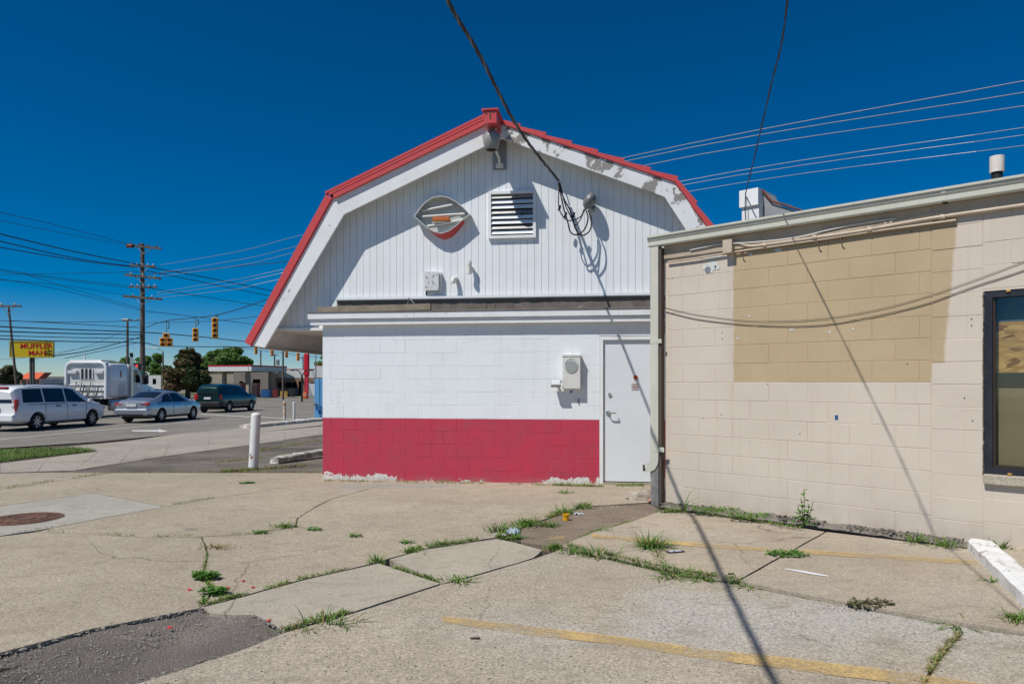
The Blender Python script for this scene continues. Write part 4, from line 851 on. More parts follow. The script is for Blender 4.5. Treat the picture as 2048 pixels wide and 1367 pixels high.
MB().tube(spline([(0, 0, 0), (-.01, -.02, -.2), (.01, -.01, -.45), (.02, .01, -.6)], 5), .006, 6).build('tail', M['wire'], s2)

# ---------------------------------------------------------------- lot furniture and small things
def bollard(x, y0, y1, wpx, mat, label, lean=0.0, dx=0):
    p = at(x, y1); Z = p.y; h_ = (y1-y0)/FPX*Z; r = wpx/FPX*Z/2; o = thing('bollard', label, 'bollard', p, 0, 'steel bollards'); t = Vector((dx/FPX*Z, 0, h_))
    MB().cyl((0, 0, -.05), t, r, n=24).lathe([(r, 0), (r*.9, .02), (r*.4, .035), (0, .038)], t, 24).build('post', mat, o, 50)
    MB().lathe([(r*1.1, -.03), (r*1.12, .012), (r*1.02, .03)], (0, 0, 0), 20).build('rusty_base', M['rust'], o, 50); return o
bollard(506, 829, 937, 18.5, M['post_paint'], 'leaning white steel bollard at the edge of the lot', 0, 6)
bollard(569, 804, 841, 5.5, M['post_rust'], 'rusty orange-stained bollard by the road')
bollard(588, 805, 840, 5, worn('bollard_pale', (.74, .70, .66), (.5, .38, .33), .6, 4, .6), 'thin pale bollard right of the rusty one')
def bar(name, label, cat, a, b, wd, ht, mat, side=1):
    a, b = Vector(a), Vector(b); d = b-a; L = d.length; rz = math.atan2(d.y, d.x)
    bm = bmesh.new(); n = 24
    prof = [(0, 0), (0, ht*.8), (wd*.16, ht), (wd*.84, ht), (wd, ht*.8), (wd, 0)]
    m = MB(); rr = random.Random(len(label)); vs = []
    for i in range(n+1):
        for y, z in prof: vs.append((L*i/n, (y+rr.uniform(-.006, .006))*side, z+rr.uniform(-.006, .006)*(z > 0)))
    k = len(prof); fs = [(i*k+j, i*k+j+1, (i+1)*k+j+1, (i+1)*k+j) for i in range(n) for j in range(k-1)]+[tuple(range(k)), tuple(n*k+j for j in range(k-1, -1, -1))]
    return tag(m.add(vs, fs).build(name, mat, None, None, a, rz), label, cat)
bar('parking_stop', 'white painted concrete kerb at the right foot of the tan wall', 'kerb', at(1935, 1099, .022), at(2048, 1215, .022)+Vector((-.5, -1.2, 0)), .19, .10, M['kerb_white'], 1)
bar('parking_stop', 'weathered concrete wheel stop beside the white building corner', 'wheel stop', at(557, 927), at(680, 910), .20, .13, worn('stop_concrete', (.50, .47, .40), (.10, .09, .08), .7, 4, .85, chip=(.74, .73, .7), chipt=.55, chips=5, bump=.5), 1)
bar('kerb', 'white-edged island kerb under the blue air machine', 'kerb', at(500, 856), at(650, 841), .5, .15, worn('kerb_concrete', (.52, .47, .40), (.25, .2, .15), .6, 3, .85, chip=(.74, .73, .70), chipt=.55, chips=3), 1)
# manhole
mp = at(48, 1037); mh = thing('manhole_cover', 'round rusty iron manhole cover set in pale concrete', 'manhole cover', mp+Vector((0, 0, .0015)))
R0 = .33
MB().lathe([(R0+.03, -.02), (R0+.03, .004), (R0, .004), (R0, -.02)], (0, 0, 0), 40).build('rim', M['rust'], mh)
MB().lathe([(0, .002), (R0-.006, .002), (R0-.006, -.02)], (0, 0, 0), 40).build('lid', M['rust'], mh)
b = MB()
for rr_ in (.10, .2, .30): b.lathe([(rr_-.012, .002), (rr_-.01, .008), (rr_+.01, .008), (rr_+.012, .002)], (0, 0, 0), 36)
for i in range(16): a = i*math.tau/16; b.box((math.cos(a)*.25, math.sin(a)*.25, .004), (.09, .016, .008), Matrix.Rotation(a, 3, 'Z'))
b.build('tread_ribs', M['rust'], mh)
# rock by the downspout, gravel strip, litter
def rock(p, s, mat, label, name='rock', cat='rock', seed=1):
    bm = bmesh.new(); bmesh.ops.create_icosphere(bm, subdivisions=3, radius=1)
    for v in bm.verts:
        n_ = noise.fractal(v.co*1.6+Vector((seed*7, 0, 0)), 1.0, 2.0, 4); v.co = v.co*(1+.28*n_); v.co = Vector((v.co.x*s[0], v.co.y*s[1], max(-.4, v.co.z)*s[2]))
    o = MB().bm(bm).build(name, mat, None, 50, p); return tag(o, label, cat)
rock(at(1283, 998)+Vector((0, 0, .03)), (.17, .11, .085), worn('lichen_rock', (.42, .37, .30), (.2, .17, .13), .8, 14, .9, chip=(.62, .60, .54), chipt=.64, chips=16, bump=.6, bscale=50), 'lichen-stained rock lying beside the downspout')
rock(at(1302, 1002)+Vector((0, 0, .01)), (.03, .025, .025), flat('pink_stone', (.52, .25, .19), .8), 'small pink stone at the foot of the downspout', 'stone', 'stone', 4)
GR = random.Random(21)
def scatter(name, label, region, n, smin, smax, mat, lift=0):
    "many crumbs joined into one piece of stuff; region: list of (px, py, spread_x_px, spread_y_px, weight)"
    b = MB()
    for _ in range(n):
        c = GR.choices(region, [r[4] for r in region])[0]; p = at(c[0]+GR.gauss(0, 1)*c[2], c[1]+GR.gauss(0, 1)*c[3], lift); s = GR.uniform(smin, smax)
        vs = [Vector((GR.uniform(-1, 1), GR.uniform(-1, 1), GR.uniform(0, .8)))*s for _ in range(2)]+[Vector((-s, -s*.5, 0)), Vector((s, -s*.6, 0)), Vector((0, s, 0)), Vector((0, 0, s*.9))]
        b.add([p+v for v in vs[2:]], [(0, 1, 3), (1, 2, 3), (2, 0, 3)])
    return tag(b.build(name, mat), label, 'gravel', kind='stuff')
scatter('gravel', 'loose grey gravel on the concrete in front of the red wall', [(770, 971, 45, 3, 2), (860, 972, 40, 3, 2), (700, 974, 25, 3, 1)], 1500, .004, .014, worn('gravel_grey', (.36, .33, .30), (.18, .16, .14), .7, 30, .9))
scatter('debris', 'crumbs and specks scattered over the pavement', [(900, 1010, 300, 25, 2), (1300, 1220, 350, 60, 3), (700, 1300, 250, 40, 2), (1700, 1180, 180, 30, 2), (1240, 1030, 50, 8, 1), (300, 1130, 180, 50, 1)], 900, .0015, .005, worn('crumbs', (.12, .10, .08), (.3, .27, .22), .8, 8, .9), .004)
scatter('debris', 'pale chips along the slab joints', [(1300, 1028, 40, 5, 1), (1945, 1125, 10, 14, 1), (1990, 1170, 12, 16, 1), (1700, 1210, 90, 6, 1), (1200, 1015, 25, 4, 1), (1300, 1100, 150, 10, 1)], 200, .002, .008, worn('pale_chips', (.6, .58, .53), (.4, .37, .32), .6, 8, .9), .02)
scatter('gravel', 'loose stones on the broken asphalt patch', [(120, 1310, 110, 20, 2), (300, 1260, 80, 14, 2), (450, 1240, 60, 10, 2), (60, 1345, 90, 12, 1)], 1500, .002, .009, worn('patch_stones', (.30, .27, .235), (.07, .06, .05), .95, 45, .9), -.018)
b = MB(); RP = random.Random(77); ED = [(-100, 1328), (0, 1305), (188, 1256), (400, 1216), (422, 1226), (508, 1229), (566, 1262), (478, 1300), (297, 1358), (150, 1400)]
for _ in range(900):
    k = RP.randrange(len(ED)-1); t = RP.random(); p = at(lerp(ED[k][0], ED[k+1][0], t)+RP.gauss(0, 3), lerp(ED[k][1], ED[k+1][1], t)+RP.gauss(0, 1.6)+(2 if k < 3 else -1), -.012); q = RP.uniform(.005, .022)*(1 if k < 6 else .6)
    vs = [p+Vector((RP.uniform(-1, 1), RP.uniform(-1, 1), RP.uniform(-.3, .7)))*q for _ in range(6)]
    bmh = bmesh.new(); [bmh.verts.new(v) for v in vs]; bmesh.ops.convex_hull(bmh, input=bmh.verts[:]); b.bm(bmh)
tag(b.build('asphalt_crumbs', worn('crumb_grey', (.19, .17, .15), (.33, .30, .26), .8, 30, .9)), 'broken crumbs around the asphalt patch edge', 'gravel', kind='stuff')
# loose asphalt rubble strip along the foot of the tan wall
b = MB(); RW = random.Random(9)
for _ in range(1500):
    s = RW.uniform(0, SP+.25)
    if noise.noise(Vector((s*1.4, 3, 0))) < -.12: continue
    dpt = -abs(RW.gauss(0, .05))-.005; p = TW(Vector((s, dpt, 0))); z = H(p.x, p.y)+.022+max(0, .03-abs(dpt)*.3)*RW.random(); q = RW.choice((.004, .006, .008, .012, .018))
    bmh = bmesh.new(); [bmh.verts.new(Vector((p.x, p.y, z))+Vector((RW.uniform(-1, 1), RW.uniform(-1, 1), RW.uniform(-.6, .8)))*q) for _ in range(6)]; bmesh.ops.convex_hull(bmh, input=bmh.verts[:]); b.bm(bmh)
vs = []; n = 160; fs = []
for i in range(n+1):
    s = (SP+.3)*i/n
    for dpt, z in ((-.001, .04+.03*noise.noise(Vector((s*5, 7, 0)))), (-.03, .03+.02*noise.noise(Vector((s*4, 3, 0)))), (-.065, .022), (-.095, -.01)):
        p = TW(Vector((s, dpt*(1+.4*noise.noise(Vector((s*3, 1, 0)))), 0))); vs.append((p.x, p.y, H(p.x, p.y)+z+.014*noise.noise(Vector((s*9, dpt*20, 2)))))
fs = [(i*4+j, i*4+j+1, i*4+5+j, i*4+4+j) for i in range(n) for j in range(3)]
b.add(vs, fs); tag(b.build('rubble_strip', worn('rubble', (.22, .195, .165), (.10, .085, .07), .9, 25, .95, bump=.8, bscale=60)), 'crumbled asphalt strip along the foot of the tan wall', 'rubble', kind='stuff')
# litter
p = at(1132, 1040); cup = thing('plastic_cup', 'small bright yellow plastic tub among the weeds', 'plastic tub', p); ym = flat('yellow_plastic', (.80, .40, .01), .35)
MB().lathe([(0, .002), (.030, .002), (.034, .06), (.038, .062), (.038, .068), (.031, .068), (.028, .01), (0, .008)], (0, 0, 0), 20).build('tub', ym, cup, 40); MB().lathe([(.036, .05), (.039, .05), (.039, .056), (.036, .056)], (0, 0, 0), 20).build('tub_ring', ym, cup)
def crumple(p, sx, sy, mat, name, label, cat, seed, hz=.02, rz=0):
    vs = []; n = 7; r = random.Random(seed)
    for i in range(n):
        for j in range(n):
            u, v = i/(n-1)-.5, j/(n-1)-.5; vs.append((u*sx*(1+.3*r.uniform(-1, 1)), v*sy*(1+.3*r.uniform(-1, 1)), hz*abs(noise.noise(Vector((u*4, v*4, seed))))*2+.004))
    fs = [(i*n+j, (i+1)*n+j, (i+1)*n+j+1, i*n+j+1) for i in range(n-1) for j in range(n-1)]
    return tag(MB().add(vs, fs).build(name, mat, None, None, p, rz), label, cat)
pw = flat('litter_white', (.72, .73, .73), .5); pb = flat('litter_blue', (.40, .48, .53), .35)
crumple(at(1025, 1066), .13, .10, pb, 'plastic_wrapper', 'crumpled pale blue wrapper in the weeds by the joint', 'litter', 3, .05)
crumple(at(1000, 1070), .11, .04, pw, 'paper_scrap', 'white paper scrap left of the blue wrapper', 'litter', 4, .015)
crumple(at(1158, 1028), .10, .07, pw, 'paper_scrap', 'torn white scrap right of the yellow tub', 'litter', 5, .02)
a, b_ = at(1570, 1137, .024), at(1657, 1152, .024)
strip = MB(); P = [a.lerp(b_, t) for t in (0, .3, .5, .8, 1)]; wv = [.004, .02, .03, .022, .003]; vs = []
for p, w_ in zip(P, wv): vs += [p+Vector((0, w_, .005))-a, p+Vector((0, -w_, .002))-a]
tag(strip.add(vs, [(i*2, i*2+1, i*2+3, i*2+2) for i in range(4)]).build('paper_strip', pw, None, None, a), 'long white strip of paper on the right-hand slab', 'litter')
p = at(1351, 1103, .024); card = thing('plastic_card', 'small black-edged card lying beside the yellow stall line', 'litter', p, math.radians(18))
MB().bevbox((-.075, -.028, 0), (.075, .028, .008), .003).build('card_body', flat('card_black', (.02, .02, .03), .4), card); MB().bb((-.06, -.018, .0085), (.055, .018, .0095)).build('card_face', flat('card_pale', (.55, .60, .66), .4), card); MB().bb((-.02, -.012, .0098), (-.005, .012, .0105)).build('card_print', flat('card_blue', (.03, .08, .25), .4), card)
redm = flat('red_plastic', (.70, .06, .06), .4)
for (x, y), lb in zip(((379, 1180), (456, 1176), (487, 1162), (507, 1175), (537, 1242), (340, 1256)), ('red plastic shard left of the weedy crack', 'red plastic shard just right of the weedy crack', 'red plastic shard farthest up, near the smooth panel', 'red plastic shard touching the joint of the smooth panel', 'red plastic shard at the broken end of the smooth panel', 'red plastic shard lying on the dark asphalt patch')):
    rz = random.uniform(0, 6); tag(MB().prism([(-.016, -.007, .003), (.011, -.011, .008), (.017, .003, .005), (.0, .012, .003)], (0, 0, .005)).build('plastic_shard', redm, None, None, at(x, y), rz), lb, 'litter', 'red plastic shards')
for (x, y), lb in zip(((951, 1277), (1462, 1154), (500, 1248)), ('dark flat chip near the second yellow line', 'dark twig on the slab right of the weeds', 'dark leaf scrap')):
    tag(MB().prism([(-.03, -.006, .026 if x > 1400 else .003), (.02, -.009, .026 if x > 1400 else .003), (.026, .006, .026 if x > 1400 else .003), (-.02, .008, .026 if x > 1400 else .003)], (0, 0, .006)).build('twig', flat('twig_brown', (.07, .05, .035), .8), None, None, at(x, y), random.uniform(-.3, .3)), lb, 'twig') if x != 500 else None
# ---------------------------------------------------------------- weeds
VR = random.Random(33)
def blade(b, p, L, wd, az, lean, bend=1.0):
    d = Vector((math.cos(az), math.sin(az), 0)); s = Vector((-d.y, d.x, 0)); prev = None; vs = []
    for i in range(4):
        t = i/3; a = lean+bend*t*t; q = p+d*(L*t*math.sin(min(1.7, a)))+Vector((0, 0, L*t*math.cos(min(1.5, a)))); w_ = wd*(1-t**1.5)+.0006
        vs += [q-s*w_, q+s*w_]
    b.add(vs, [(0, 1, 3, 2), (2, 3, 5, 4), (4, 5, 7, 6)])
def leaf(b, p, L, wd, az, tilt):
    d = Vector((math.cos(az)*math.cos(tilt), math.sin(az)*math.cos(tilt), math.sin(tilt))); s = Vector((-math.sin(az), math.cos(az), 0)); u = s.cross(d)*-1
    b.add([p, p+d*L*.45+s*wd+u*.12*wd, p+d*L, p+d*L*.45-s*wd+u*.12*wd, p+d*L*.5-u*.25*wd], [(0, 1, 4), (1, 2, 4), (2, 3, 4), (3, 0, 4)])
def tuft(x, y, n, hgt, sp, label, mat='weed', lift=0.0, wd=.0052, name='grass_tuft', flatness=.0, dry=.15):
    p = at(x, y, lift); o = thing(name, label, 'weed', p, 0, 'weeds in the pavement joints'); b = MB(); c = MB()
    for i in range(n):
        r = abs(VR.gauss(0, 1))*sp*.45; a = VR.uniform(0, 6.28); q = Vector((math.cos(a)*r*1.4, math.sin(a)*r*.7, -.01))
        blade(c if VR.random() < dry else b, q, hgt*.85*VR.uniform(.35, 1.15), wd*VR.uniform(.6, 1.2), a+VR.uniform(-.6, .6), VR.uniform(.15, .8)+flatness, VR.uniform(.2, 1.3))
    tag(b.build('blades', M[mat], o), kind='stuff')
    if c.f: tag(c.build('dry_blades', M['weed_dry'], o), kind='stuff')
    return o
def lowweed(x, y, n, r, label, lift=0.0, hgt=.03, mat='leaf'):
    p = at(x, y, lift); o = thing('broadleaf_weed', label, 'weed', p, 0, 'weeds in the pavement joints'); b = MB(); st = MB()
    for i in range(n):
        a = VR.uniform(0, 6.28); rr = r*math.sqrt(VR.random()); q = Vector((math.cos(a)*rr*1.5, math.sin(a)*rr*.8, VR.uniform(.004, hgt))); leaf(b, q, VR.uniform(.02, .045), VR.uniform(.008, .016), VR.uniform(0, 6.28), VR.uniform(-.2, .7))
    for i in range(10): a = VR.uniform(0, 6.28); st.tube([(0, 0, 0), (math.cos(a)*r*.7, math.sin(a)*r*.5, hgt*.6), (math.cos(a)*r*1.3, math.sin(a)*r*.8, hgt*.8)], .0022, 4)
    tag(b.build('leaves', M[mat], o), kind='stuff'); st.build('stems', M['weed'], o); return o
L = .022
tuft(1303, 1094, 190, .22, .13, 'tallest bushy grass tuft standing on the yellow stall line', lift=L)
tuft(1198, 1111, 120, .17, .15, 'grass tuft just below the left end of the stall line', lift=0)
tuft(1150, 1106, 70, .11, .14, 'low grass clump at the left corner of the right-hand slab')
tuft(1347, 1152, 90, .20, .10, 'spiky star-shaped tuft below the dark card', lift=0, flatness=.5)
tuft(1402, 1158, 60, .16, .10, 'thin tuft next to the cable shadow', flatness=.4)
tuft(1500, 1173, 60, .11, .08, 'small tuft where two slab joints meet', flatness=.5)
tuft(1206, 1063, 70, .12, .10, 'tuft on the raised slab edge above the stall line')
tuft(1128, 985, 70, .14, .12, 'grass tuft in front of the door end of the red wall', flatness=.3)
tuft(1128, 1026, 90, .18, .13, 'leafy tuft right behind the yellow tub')
tuft(1162, 1016, 70, .15, .13, 'grassy tuft between the yellow tub and the door')
tuft(1048, 1050, 150, .17, .13, 'dense tuft at the top end of the far smooth panel')
tuft(1003, 1062, 110, .16, .12, 'dense tuft left of the blue wrapper')
tuft(1095, 1052, 90, .14, .11, 'tuft between the blue wrapper and the yellow tub')
tuft(1030, 1076, 90, .10, .12, 'low clump under the blue wrapper')
tuft(885, 1088, 60, .12, .12, 'tuft in the joint halfway along the far smooth panel')
tuft(832, 1102, 45, .09, .10, 'small tuft near the left end of the far smooth panel')
tuft(755, 1122, 30, .17, .05, 'upright seedling at the gap between the two smooth panels')
tuft(915, 1164, 45, .14, .11, 'tuft with a tall stalk at the corner of the near smooth panel')
tuft(650, 1246, 45, .16, .13, 'arching tuft at the lower edge of the near smooth panel')
tuft(598, 1259, 50, .06, .13, 'low grass clump where the asphalt patch meets the smooth panel', dry=.5)
tuft(570, 1053, 130, .11, .12, 'isolated round grass tuft in the left crack')
tuft(432, 1094, 110, .07, .18, 'yellowed triangular grass patch where the cracks meet', 'weed_dry')
lowweed(412, 1158, 260, .06, 'dark leafy weed filling the crack above the red shards', hgt=.05)
lowweed(428, 1188, 180, .06, 'leafy weed at the bottom of the weedy crack', hgt=.04)
lowweed(1575, 1110, 150, .11, 'prostrate weed on the slanting joint across the stall line', L)
lowweed(1738, 1211, 130, .10, 'dull prostrate weed on the lower right joint', .01, .025, 'tree_dull')
tuft(1928, 1252, 60, .20, .12, 'flat spreading grass at the bottom right joint corner', flatness=.7)
tuft(2040, 1240, 90, .12, .12, 'clump of grass at the right picture edge below the kerb', lift=L, dry=.3)
tuft(1985, 1162, 40, .07, .09, 'little tuft against the white kerb', lift=L)
tuft(1832, 1080, 60, .15, .10, 'tuft at the tan wall foot near its pilaster', lift=.05)
tuft(1890, 1090, 60, .14, .12, 'tuft at the pilaster foot left of the white kerb', lift=.04)
tuft(1998, 1092, 70, .13, .16, 'sparse grass at the wall foot behind the white kerb', lift=.03)
tuft(1338, 1022, 110, .10, .12, 'bushy grass clump beside the downspout foot', lift=.03)
lowweed(1430, 1024, 260, .17, 'spreading weed along the tan wall foot near the downspout', .05, .05, 'weed'); lowweed(1500, 1036, 200, .15, 'spreading weed along the tan wall foot left of the leafy plant', .05, .05, 'weed')
for (x, y, n, lb) in ((500, 966, 60, 'small dark weed right in front of the leaning bollard'), (487, 967, 30, 'sprig beside the weed in front of the bollard'), (712, 1073, 26, 'flat moss spot in the middle of the left slab'), (815, 1085, 22, 'flat moss spot left of the far smooth panel'), (630, 1060, 30, 'dark weed dot right of the isolated tuft'), (520, 1066, 40, 'weed left of the isolated tuft')): lowweed(x, y, n, .05, lb, 0, .02)
# tall arching grass and the leafy plant against the tan wall
p = at(1368, 1018, .04); o = thing('tall_grass', 'tall arching grass blades against the tan wall', 'weed', p); b = MB()
for L_, az, ln, bd in ((.30, .3, .12, .5), (.32, .1, .45, 1.0), (.26, 2.6, .1, .5), (.33, -.2, .75, .8), (.22, .4, .9, .9), (.25, 3.0, .5, .6), (.2, -.5, .4, .9), (.2, 2.8, .9, .6)): blade(b, Vector((VR.uniform(-.02, .02), VR.uniform(-.02, .01), 0)), L_, .012, az, ln, bd)
b.build('blades', M['weed'], o)
p = at(1608, 1052, .03); o = thing('leafy_plant', 'upright broad-leaved plant growing at the foot of the tan wall', 'weed', p); b = MB(); st = MB()
for k, (dx, hh) in enumerate(((0, .36), (.05, .22), (-.06, .2), (.09, .25), (-.03, .28))):
    st.tube([(0, 0, 0), (dx*.6, -.01, hh*.5), (dx, 0, hh)], .004, 5)
    for i in range(9 if k == 0 else 6):
        t = .3+.7*i/8; q = Vector((dx*t, -.005, hh*t)); a = i*2.4+k; leaf(b, q, VR.uniform(.05, .085)*(1.15-.4*t), VR.uniform(.02, .03), a, VR.uniform(-.4, .5))
for i in range(30): leaf(b, Vector((VR.uniform(-.13, .1), VR.uniform(-.06, .02), VR.uniform(.01, .10))), VR.uniform(.04, .075), VR.uniform(.018, .028), VR.uniform(0, 6.28), VR.uniform(-.3, .5))
b.build('leaves', M['leaf'], o); st.build('stems', M['weed'], o)
# thin growth all along the cracks
b = MB(); c = MB()
def seam(pts, n, h, gap=.35, dryness=.3, lift=-.012):
    for _ in range(int(n*1.35)):
        k = VR.randrange(len(pts)-1); t = VR.random(); x = lerp(pts[k][0], pts[k+1][0], t); y = lerp(pts[k][1], pts[k+1][1], t)
        if noise.noise(Vector((x*.028, y*.05, 1.7))) < gap-.35: continue
        p = at(x+VR.gauss(0, 1.2), y+VR.gauss(0, .8), lift); blade(c if VR.random() < dryness else b, p, h*VR.uniform(.4, 1.2), .0042, VR.uniform(0, 6.28), VR.uniform(.2, 1.0), VR.uniform(.1, 1))
seam([(400, 1213), (487, 1192), (602, 1160), (758, 1125)], 700, .05, .2); seam([(776, 1117), (848, 1097), (993, 1075), (1040, 1060)], 900, .07, .1)
seam([(566, 1263), (640, 1243), (696, 1228)], 260, .06, .1); seam([(760, 1125), (800, 1140), (884, 1166)], 320, .05, .1)
seam([(1087, 1099), (1135, 1098), (1225, 1120), (1330, 1144), (1420, 1160), (1476, 1168)], 2000, .085, .05); seam([(1125, 1095), (1188, 1068), (1266, 1046)], 420, .06, .15)
seam([(1330, 1140), (1310, 1110), (1303, 1090)], 600, .07, -.2); seam([(1040, 1057), (1100, 1035), (1178, 1012)], 900, .085, .05)
seam([(1476, 1168), (1558, 1186), (1716, 1216), (1868, 1244), (1925, 1260)], 260, .03, .3, .7); seam([(1925, 1262), (1875, 1320), (1845, 1367)], 330, .05, .2, .75)
seam([(0, 1071), (106, 1055), (331, 1013), (430, 996)], 380, .03, .3, .4); seam([(72, 1063), (219, 1070), (307, 1075), (403, 1072), (512, 1067), (591, 1053)], 520, .04, .28, .6)
seam([(345, 1010), (430, 996)], 200, .04, -.3); seam([(595, 1036), (660, 998), (690, 990)], 120, .03, .3, .6); seam([(0, 979), (222, 945), (430, 944), (640, 945)], 800, .06, .15, .6)
seam([(440, 944), (500, 941), (640, 930)], 900, .09, -.1, .65); seam([(500, 905), (640, 880)], 700, .08, .0, .7); seam([(430, 925), (640, 905)], 600, .07, .1, .7); seam([(415, 1103), (408, 1153), (425, 1183), (400, 1213)], 320, .05, .1)
seam([(645, 961), (900, 965), (1198, 972)], 420, .06, .25, .45, 0); seam([(1110, 970), (1198, 972), (1290, 970)], 420, .07, -.1, .3, 0); seam([(1650, 1068), (1476, 1167)], 200, .02, .35, .8)
seam([(1935, 1100), (2000, 1165), (2048, 1215)], 200, .04, .2, .8, .0); seam([(1330, 1018), (1480, 1035), (1600, 1056)], 260, .05, .1, .3, .04)
tag(b.build('crack_grass', M['weed']), 'thin green growth along the pavement cracks', 'grass', kind='stuff'); tag(c.build('crack_grass', M['weed_dry']), 'thin dried growth along the pavement cracks', 'grass', kind='stuff')
# grass verge on the left
b = MB(); c = MB(); poly = [(-420, 966), (0, 924), (195, 901.5), (150, 897), (40, 900), (0, 903), (-420, 938)]
def inpoly(x, y, P):
    r = False
    for (x0, y0), (x1, y1) in zip(P, P[1:]+P[:1]):
        if (y0 > y) != (y1 > y) and x < (x1-x0)*(y-y0)/(y1-y0)+x0: r = not r
    return r
k = 0
while k < 17000:
    x, y = VR.uniform(-300, 197), VR.uniform(896, 960)
    if inpoly(x, y, poly):
        k += 1; blade(c if VR.random() < .16 else b, at(x, y, .005), VR.uniform(.05, .14), .006, VR.uniform(0, 6.28), VR.uniform(.1, .7), VR.uniform(0, .8))
vg = tag(b.build('grass', M['weed']), 'green mown grass verge beside the road', 'grass', kind='stuff'); tag(c.build('grass', M['weed_dry']), 'dry blades in the road verge', 'grass', kind='stuff')
# ---------------------------------------------------------------- vehicles
CARGLASS = flat('car_glass', (.012, .015, .018), .06, 0, 0, .6); TYRE = flat('tyre', (.018, .018, .018), .8); RIM = flat('wheel_silver', (.50, .50, .51), .3, .6); TRIMB = flat('trim_black', (.02, .02, .022), .5)
TAIL = flat('tail_red', (.50, .012, .012), .2, 0, .5); HEADL = flat('head_lamp', (.60, .62, .64), .1, 0, .5); PLATE = flat('plate', (.66, .66, .68), .4)
def paint(name, col, metal=.2):
    N = NT(name); n = N.noise(4, 4); return N.done(N.mix(N.math('MULTIPLY', N.ramp(n, .4, .7), .15), col, tuple(c*.75 for c in col)), .32, metal, None, 1)
def vehicle(name, label, cat, p, heading, st, wheels, wr, panes, mat, half, rearglass, shield, extras=None, group=None, rim=RIM, scale=1.0):
    "st: stations (x, z_bottom, z_belt, z_top, half width, half roof width), rear to front; lofted closed body"
    o = thing(name, label, cat, p, heading, group); o.scale = (scale,)*3
    x0, x1 = st[0][0], st[-1][0]; n = 64; tab = []
    for i in range(n+1):
        x = lerp(x0, x1, i/n); k = next(j for j in range(len(st)-1) if x <= st[j+1][0]+1e-6); t = (x-st[k][0])/(st[k+1][0]-st[k][0]); tab.append([lerp(a, b, t) for a, b in zip(st[k], st[k+1])])
    for _ in range(3): tab = [tab[0]]+[[r[0]]+[(a[q]+2*r[q]+c[q])/4 for q in range(1, 6)] for a, r, c in zip(tab, tab[1:], tab[2:])]+[tab[-1]]
    def S(x):
        u = min(max((x-x0)/(x1-x0)*n, 0), n-1e-6); i = int(u); return [lerp(a, b, u-i) for a, b in zip(tab[i], tab[i+1])]
    def ring(r):
        x, zb, zs, zt, w_, wt = r; d = zt-zs
        half_ = [(w_*.80, zb), (w_*.97, zb+.10), (w_, zb+(zs-zb)*.45), (w_*.992, zb+(zs-zb)*.75), (w_*.955, zs), (lerp(w_*.955, wt, .5), zs+d*.46), (wt, zs+d*.90), (wt*.88, zt-d*.01), (wt*.5, zt+.018), (0, zt+.025)]
        return [(x, y, z) for y, z in half_]+[(x, -y, z) for y, z in half_[-2::-1]]
    vs = []; R = [ring(r) for r in tab]; k = len(R[0])
    for r in R: vs += r
    fs = [(i*k+j, i*k+(j+1) % k, (i+1)*k+(j+1) % k, (i+1)*k+j) for i in range(n) for j in range(k)]+[tuple(range(k)), tuple(n*k+j for j in range(k-1, -1, -1))]
    body = MB().add(vs, fs).build('body', mat, o, 32)
    for wx in wheels:
        cu = MB().cyl((wx, -2, wr), (wx, 2, wr), wr*1.16, n=28).build('cutter', mat); bpy.context.view_layer.update()
        tmp = bpy.data.objects.new('tmp', body.data); COL.objects.link(tmp); md = tmp.modifiers.new('b', 'BOOLEAN'); md.object = cu; md.operation = 'DIFFERENCE'; md.solver = 'EXACT'
        bpy.context.view_layer.update(); ev = tmp.evaluated_get(bpy.context.evaluated_depsgraph_get()); me = bpy.data.meshes.new_from_object(ev)
        if len(me.polygons) > 50: body.data = me
        bpy.data.objects.remove(tmp); bpy.data.objects.remove(cu)
    wm = max(r[4] for r in st)
    MB().bb((x0+.25, -wm*.72, .20), (x1-.3, wm*.72, .55)).build('underbody', TRIMB, o)
    for wx in wheels:
        for sd in (-1, 1):
            wo = empty('wheel', (wx, sd*(wm-.115), wr), 0, o); w2 = .105
            MB().lathe([(wr*.66, -w2), (wr*.93, -w2), (wr, -w2*.7), (wr, w2*.7), (wr*.93, w2), (wr*.66, w2)], (0, 0, 0), 28, 'Y').build('tyre', TYRE, wo, 40)
            b = MB().lathe([(0, -.02), (wr*.55, -.02), (wr*.66, -w2*.8), (wr*.69, -w2*.9), (wr*.69, w2*.9), (wr*.66, w2*.8), (wr*.55, .02), (0, .02)], (0, 0, 0), 24, 'Y'); b.build('rim_dish', TRIMB, wo, 40)
            b = MB()
            for q in range(7 if wr < .36 else 8):
                a = q*math.tau/7; b.box((math.cos(a)*wr*.36, sd*w2*.62, math.sin(a)*wr*.36), (wr*.56, .03, wr*.17), Matrix.Rotation(-a, 3, 'Y'))
            b.lathe([(wr*.58, w2*.35), (wr*.69, w2*.5), (wr*.69, w2*.75), (wr*.60, w2*.75)], (0, 0, 0), 24, 'Y'); b.lathe([(wr*.58, -w2*.35), (wr*.69, -w2*.5), (wr*.69, -w2*.75), (wr*.60, -w2*.75)], (0, 0, 0), 24, 'Y')
            b.cyl((0, -w2*.72, 0), (0, w2*.72, 0), wr*.18, n=12); b.build('spokes', rim, wo)
    def sidept(x, v, sd, off=.006):
        r = S(x); a = ring(r); lo, mi, hi = Vector(a[4]), Vector(a[5]), Vector(a[6]); p = lo.lerp(mi, v*2) if v < .5 else mi.lerp(hi, v*2-1); return Vector((p.x, (p.y+off)*sd, p.z))
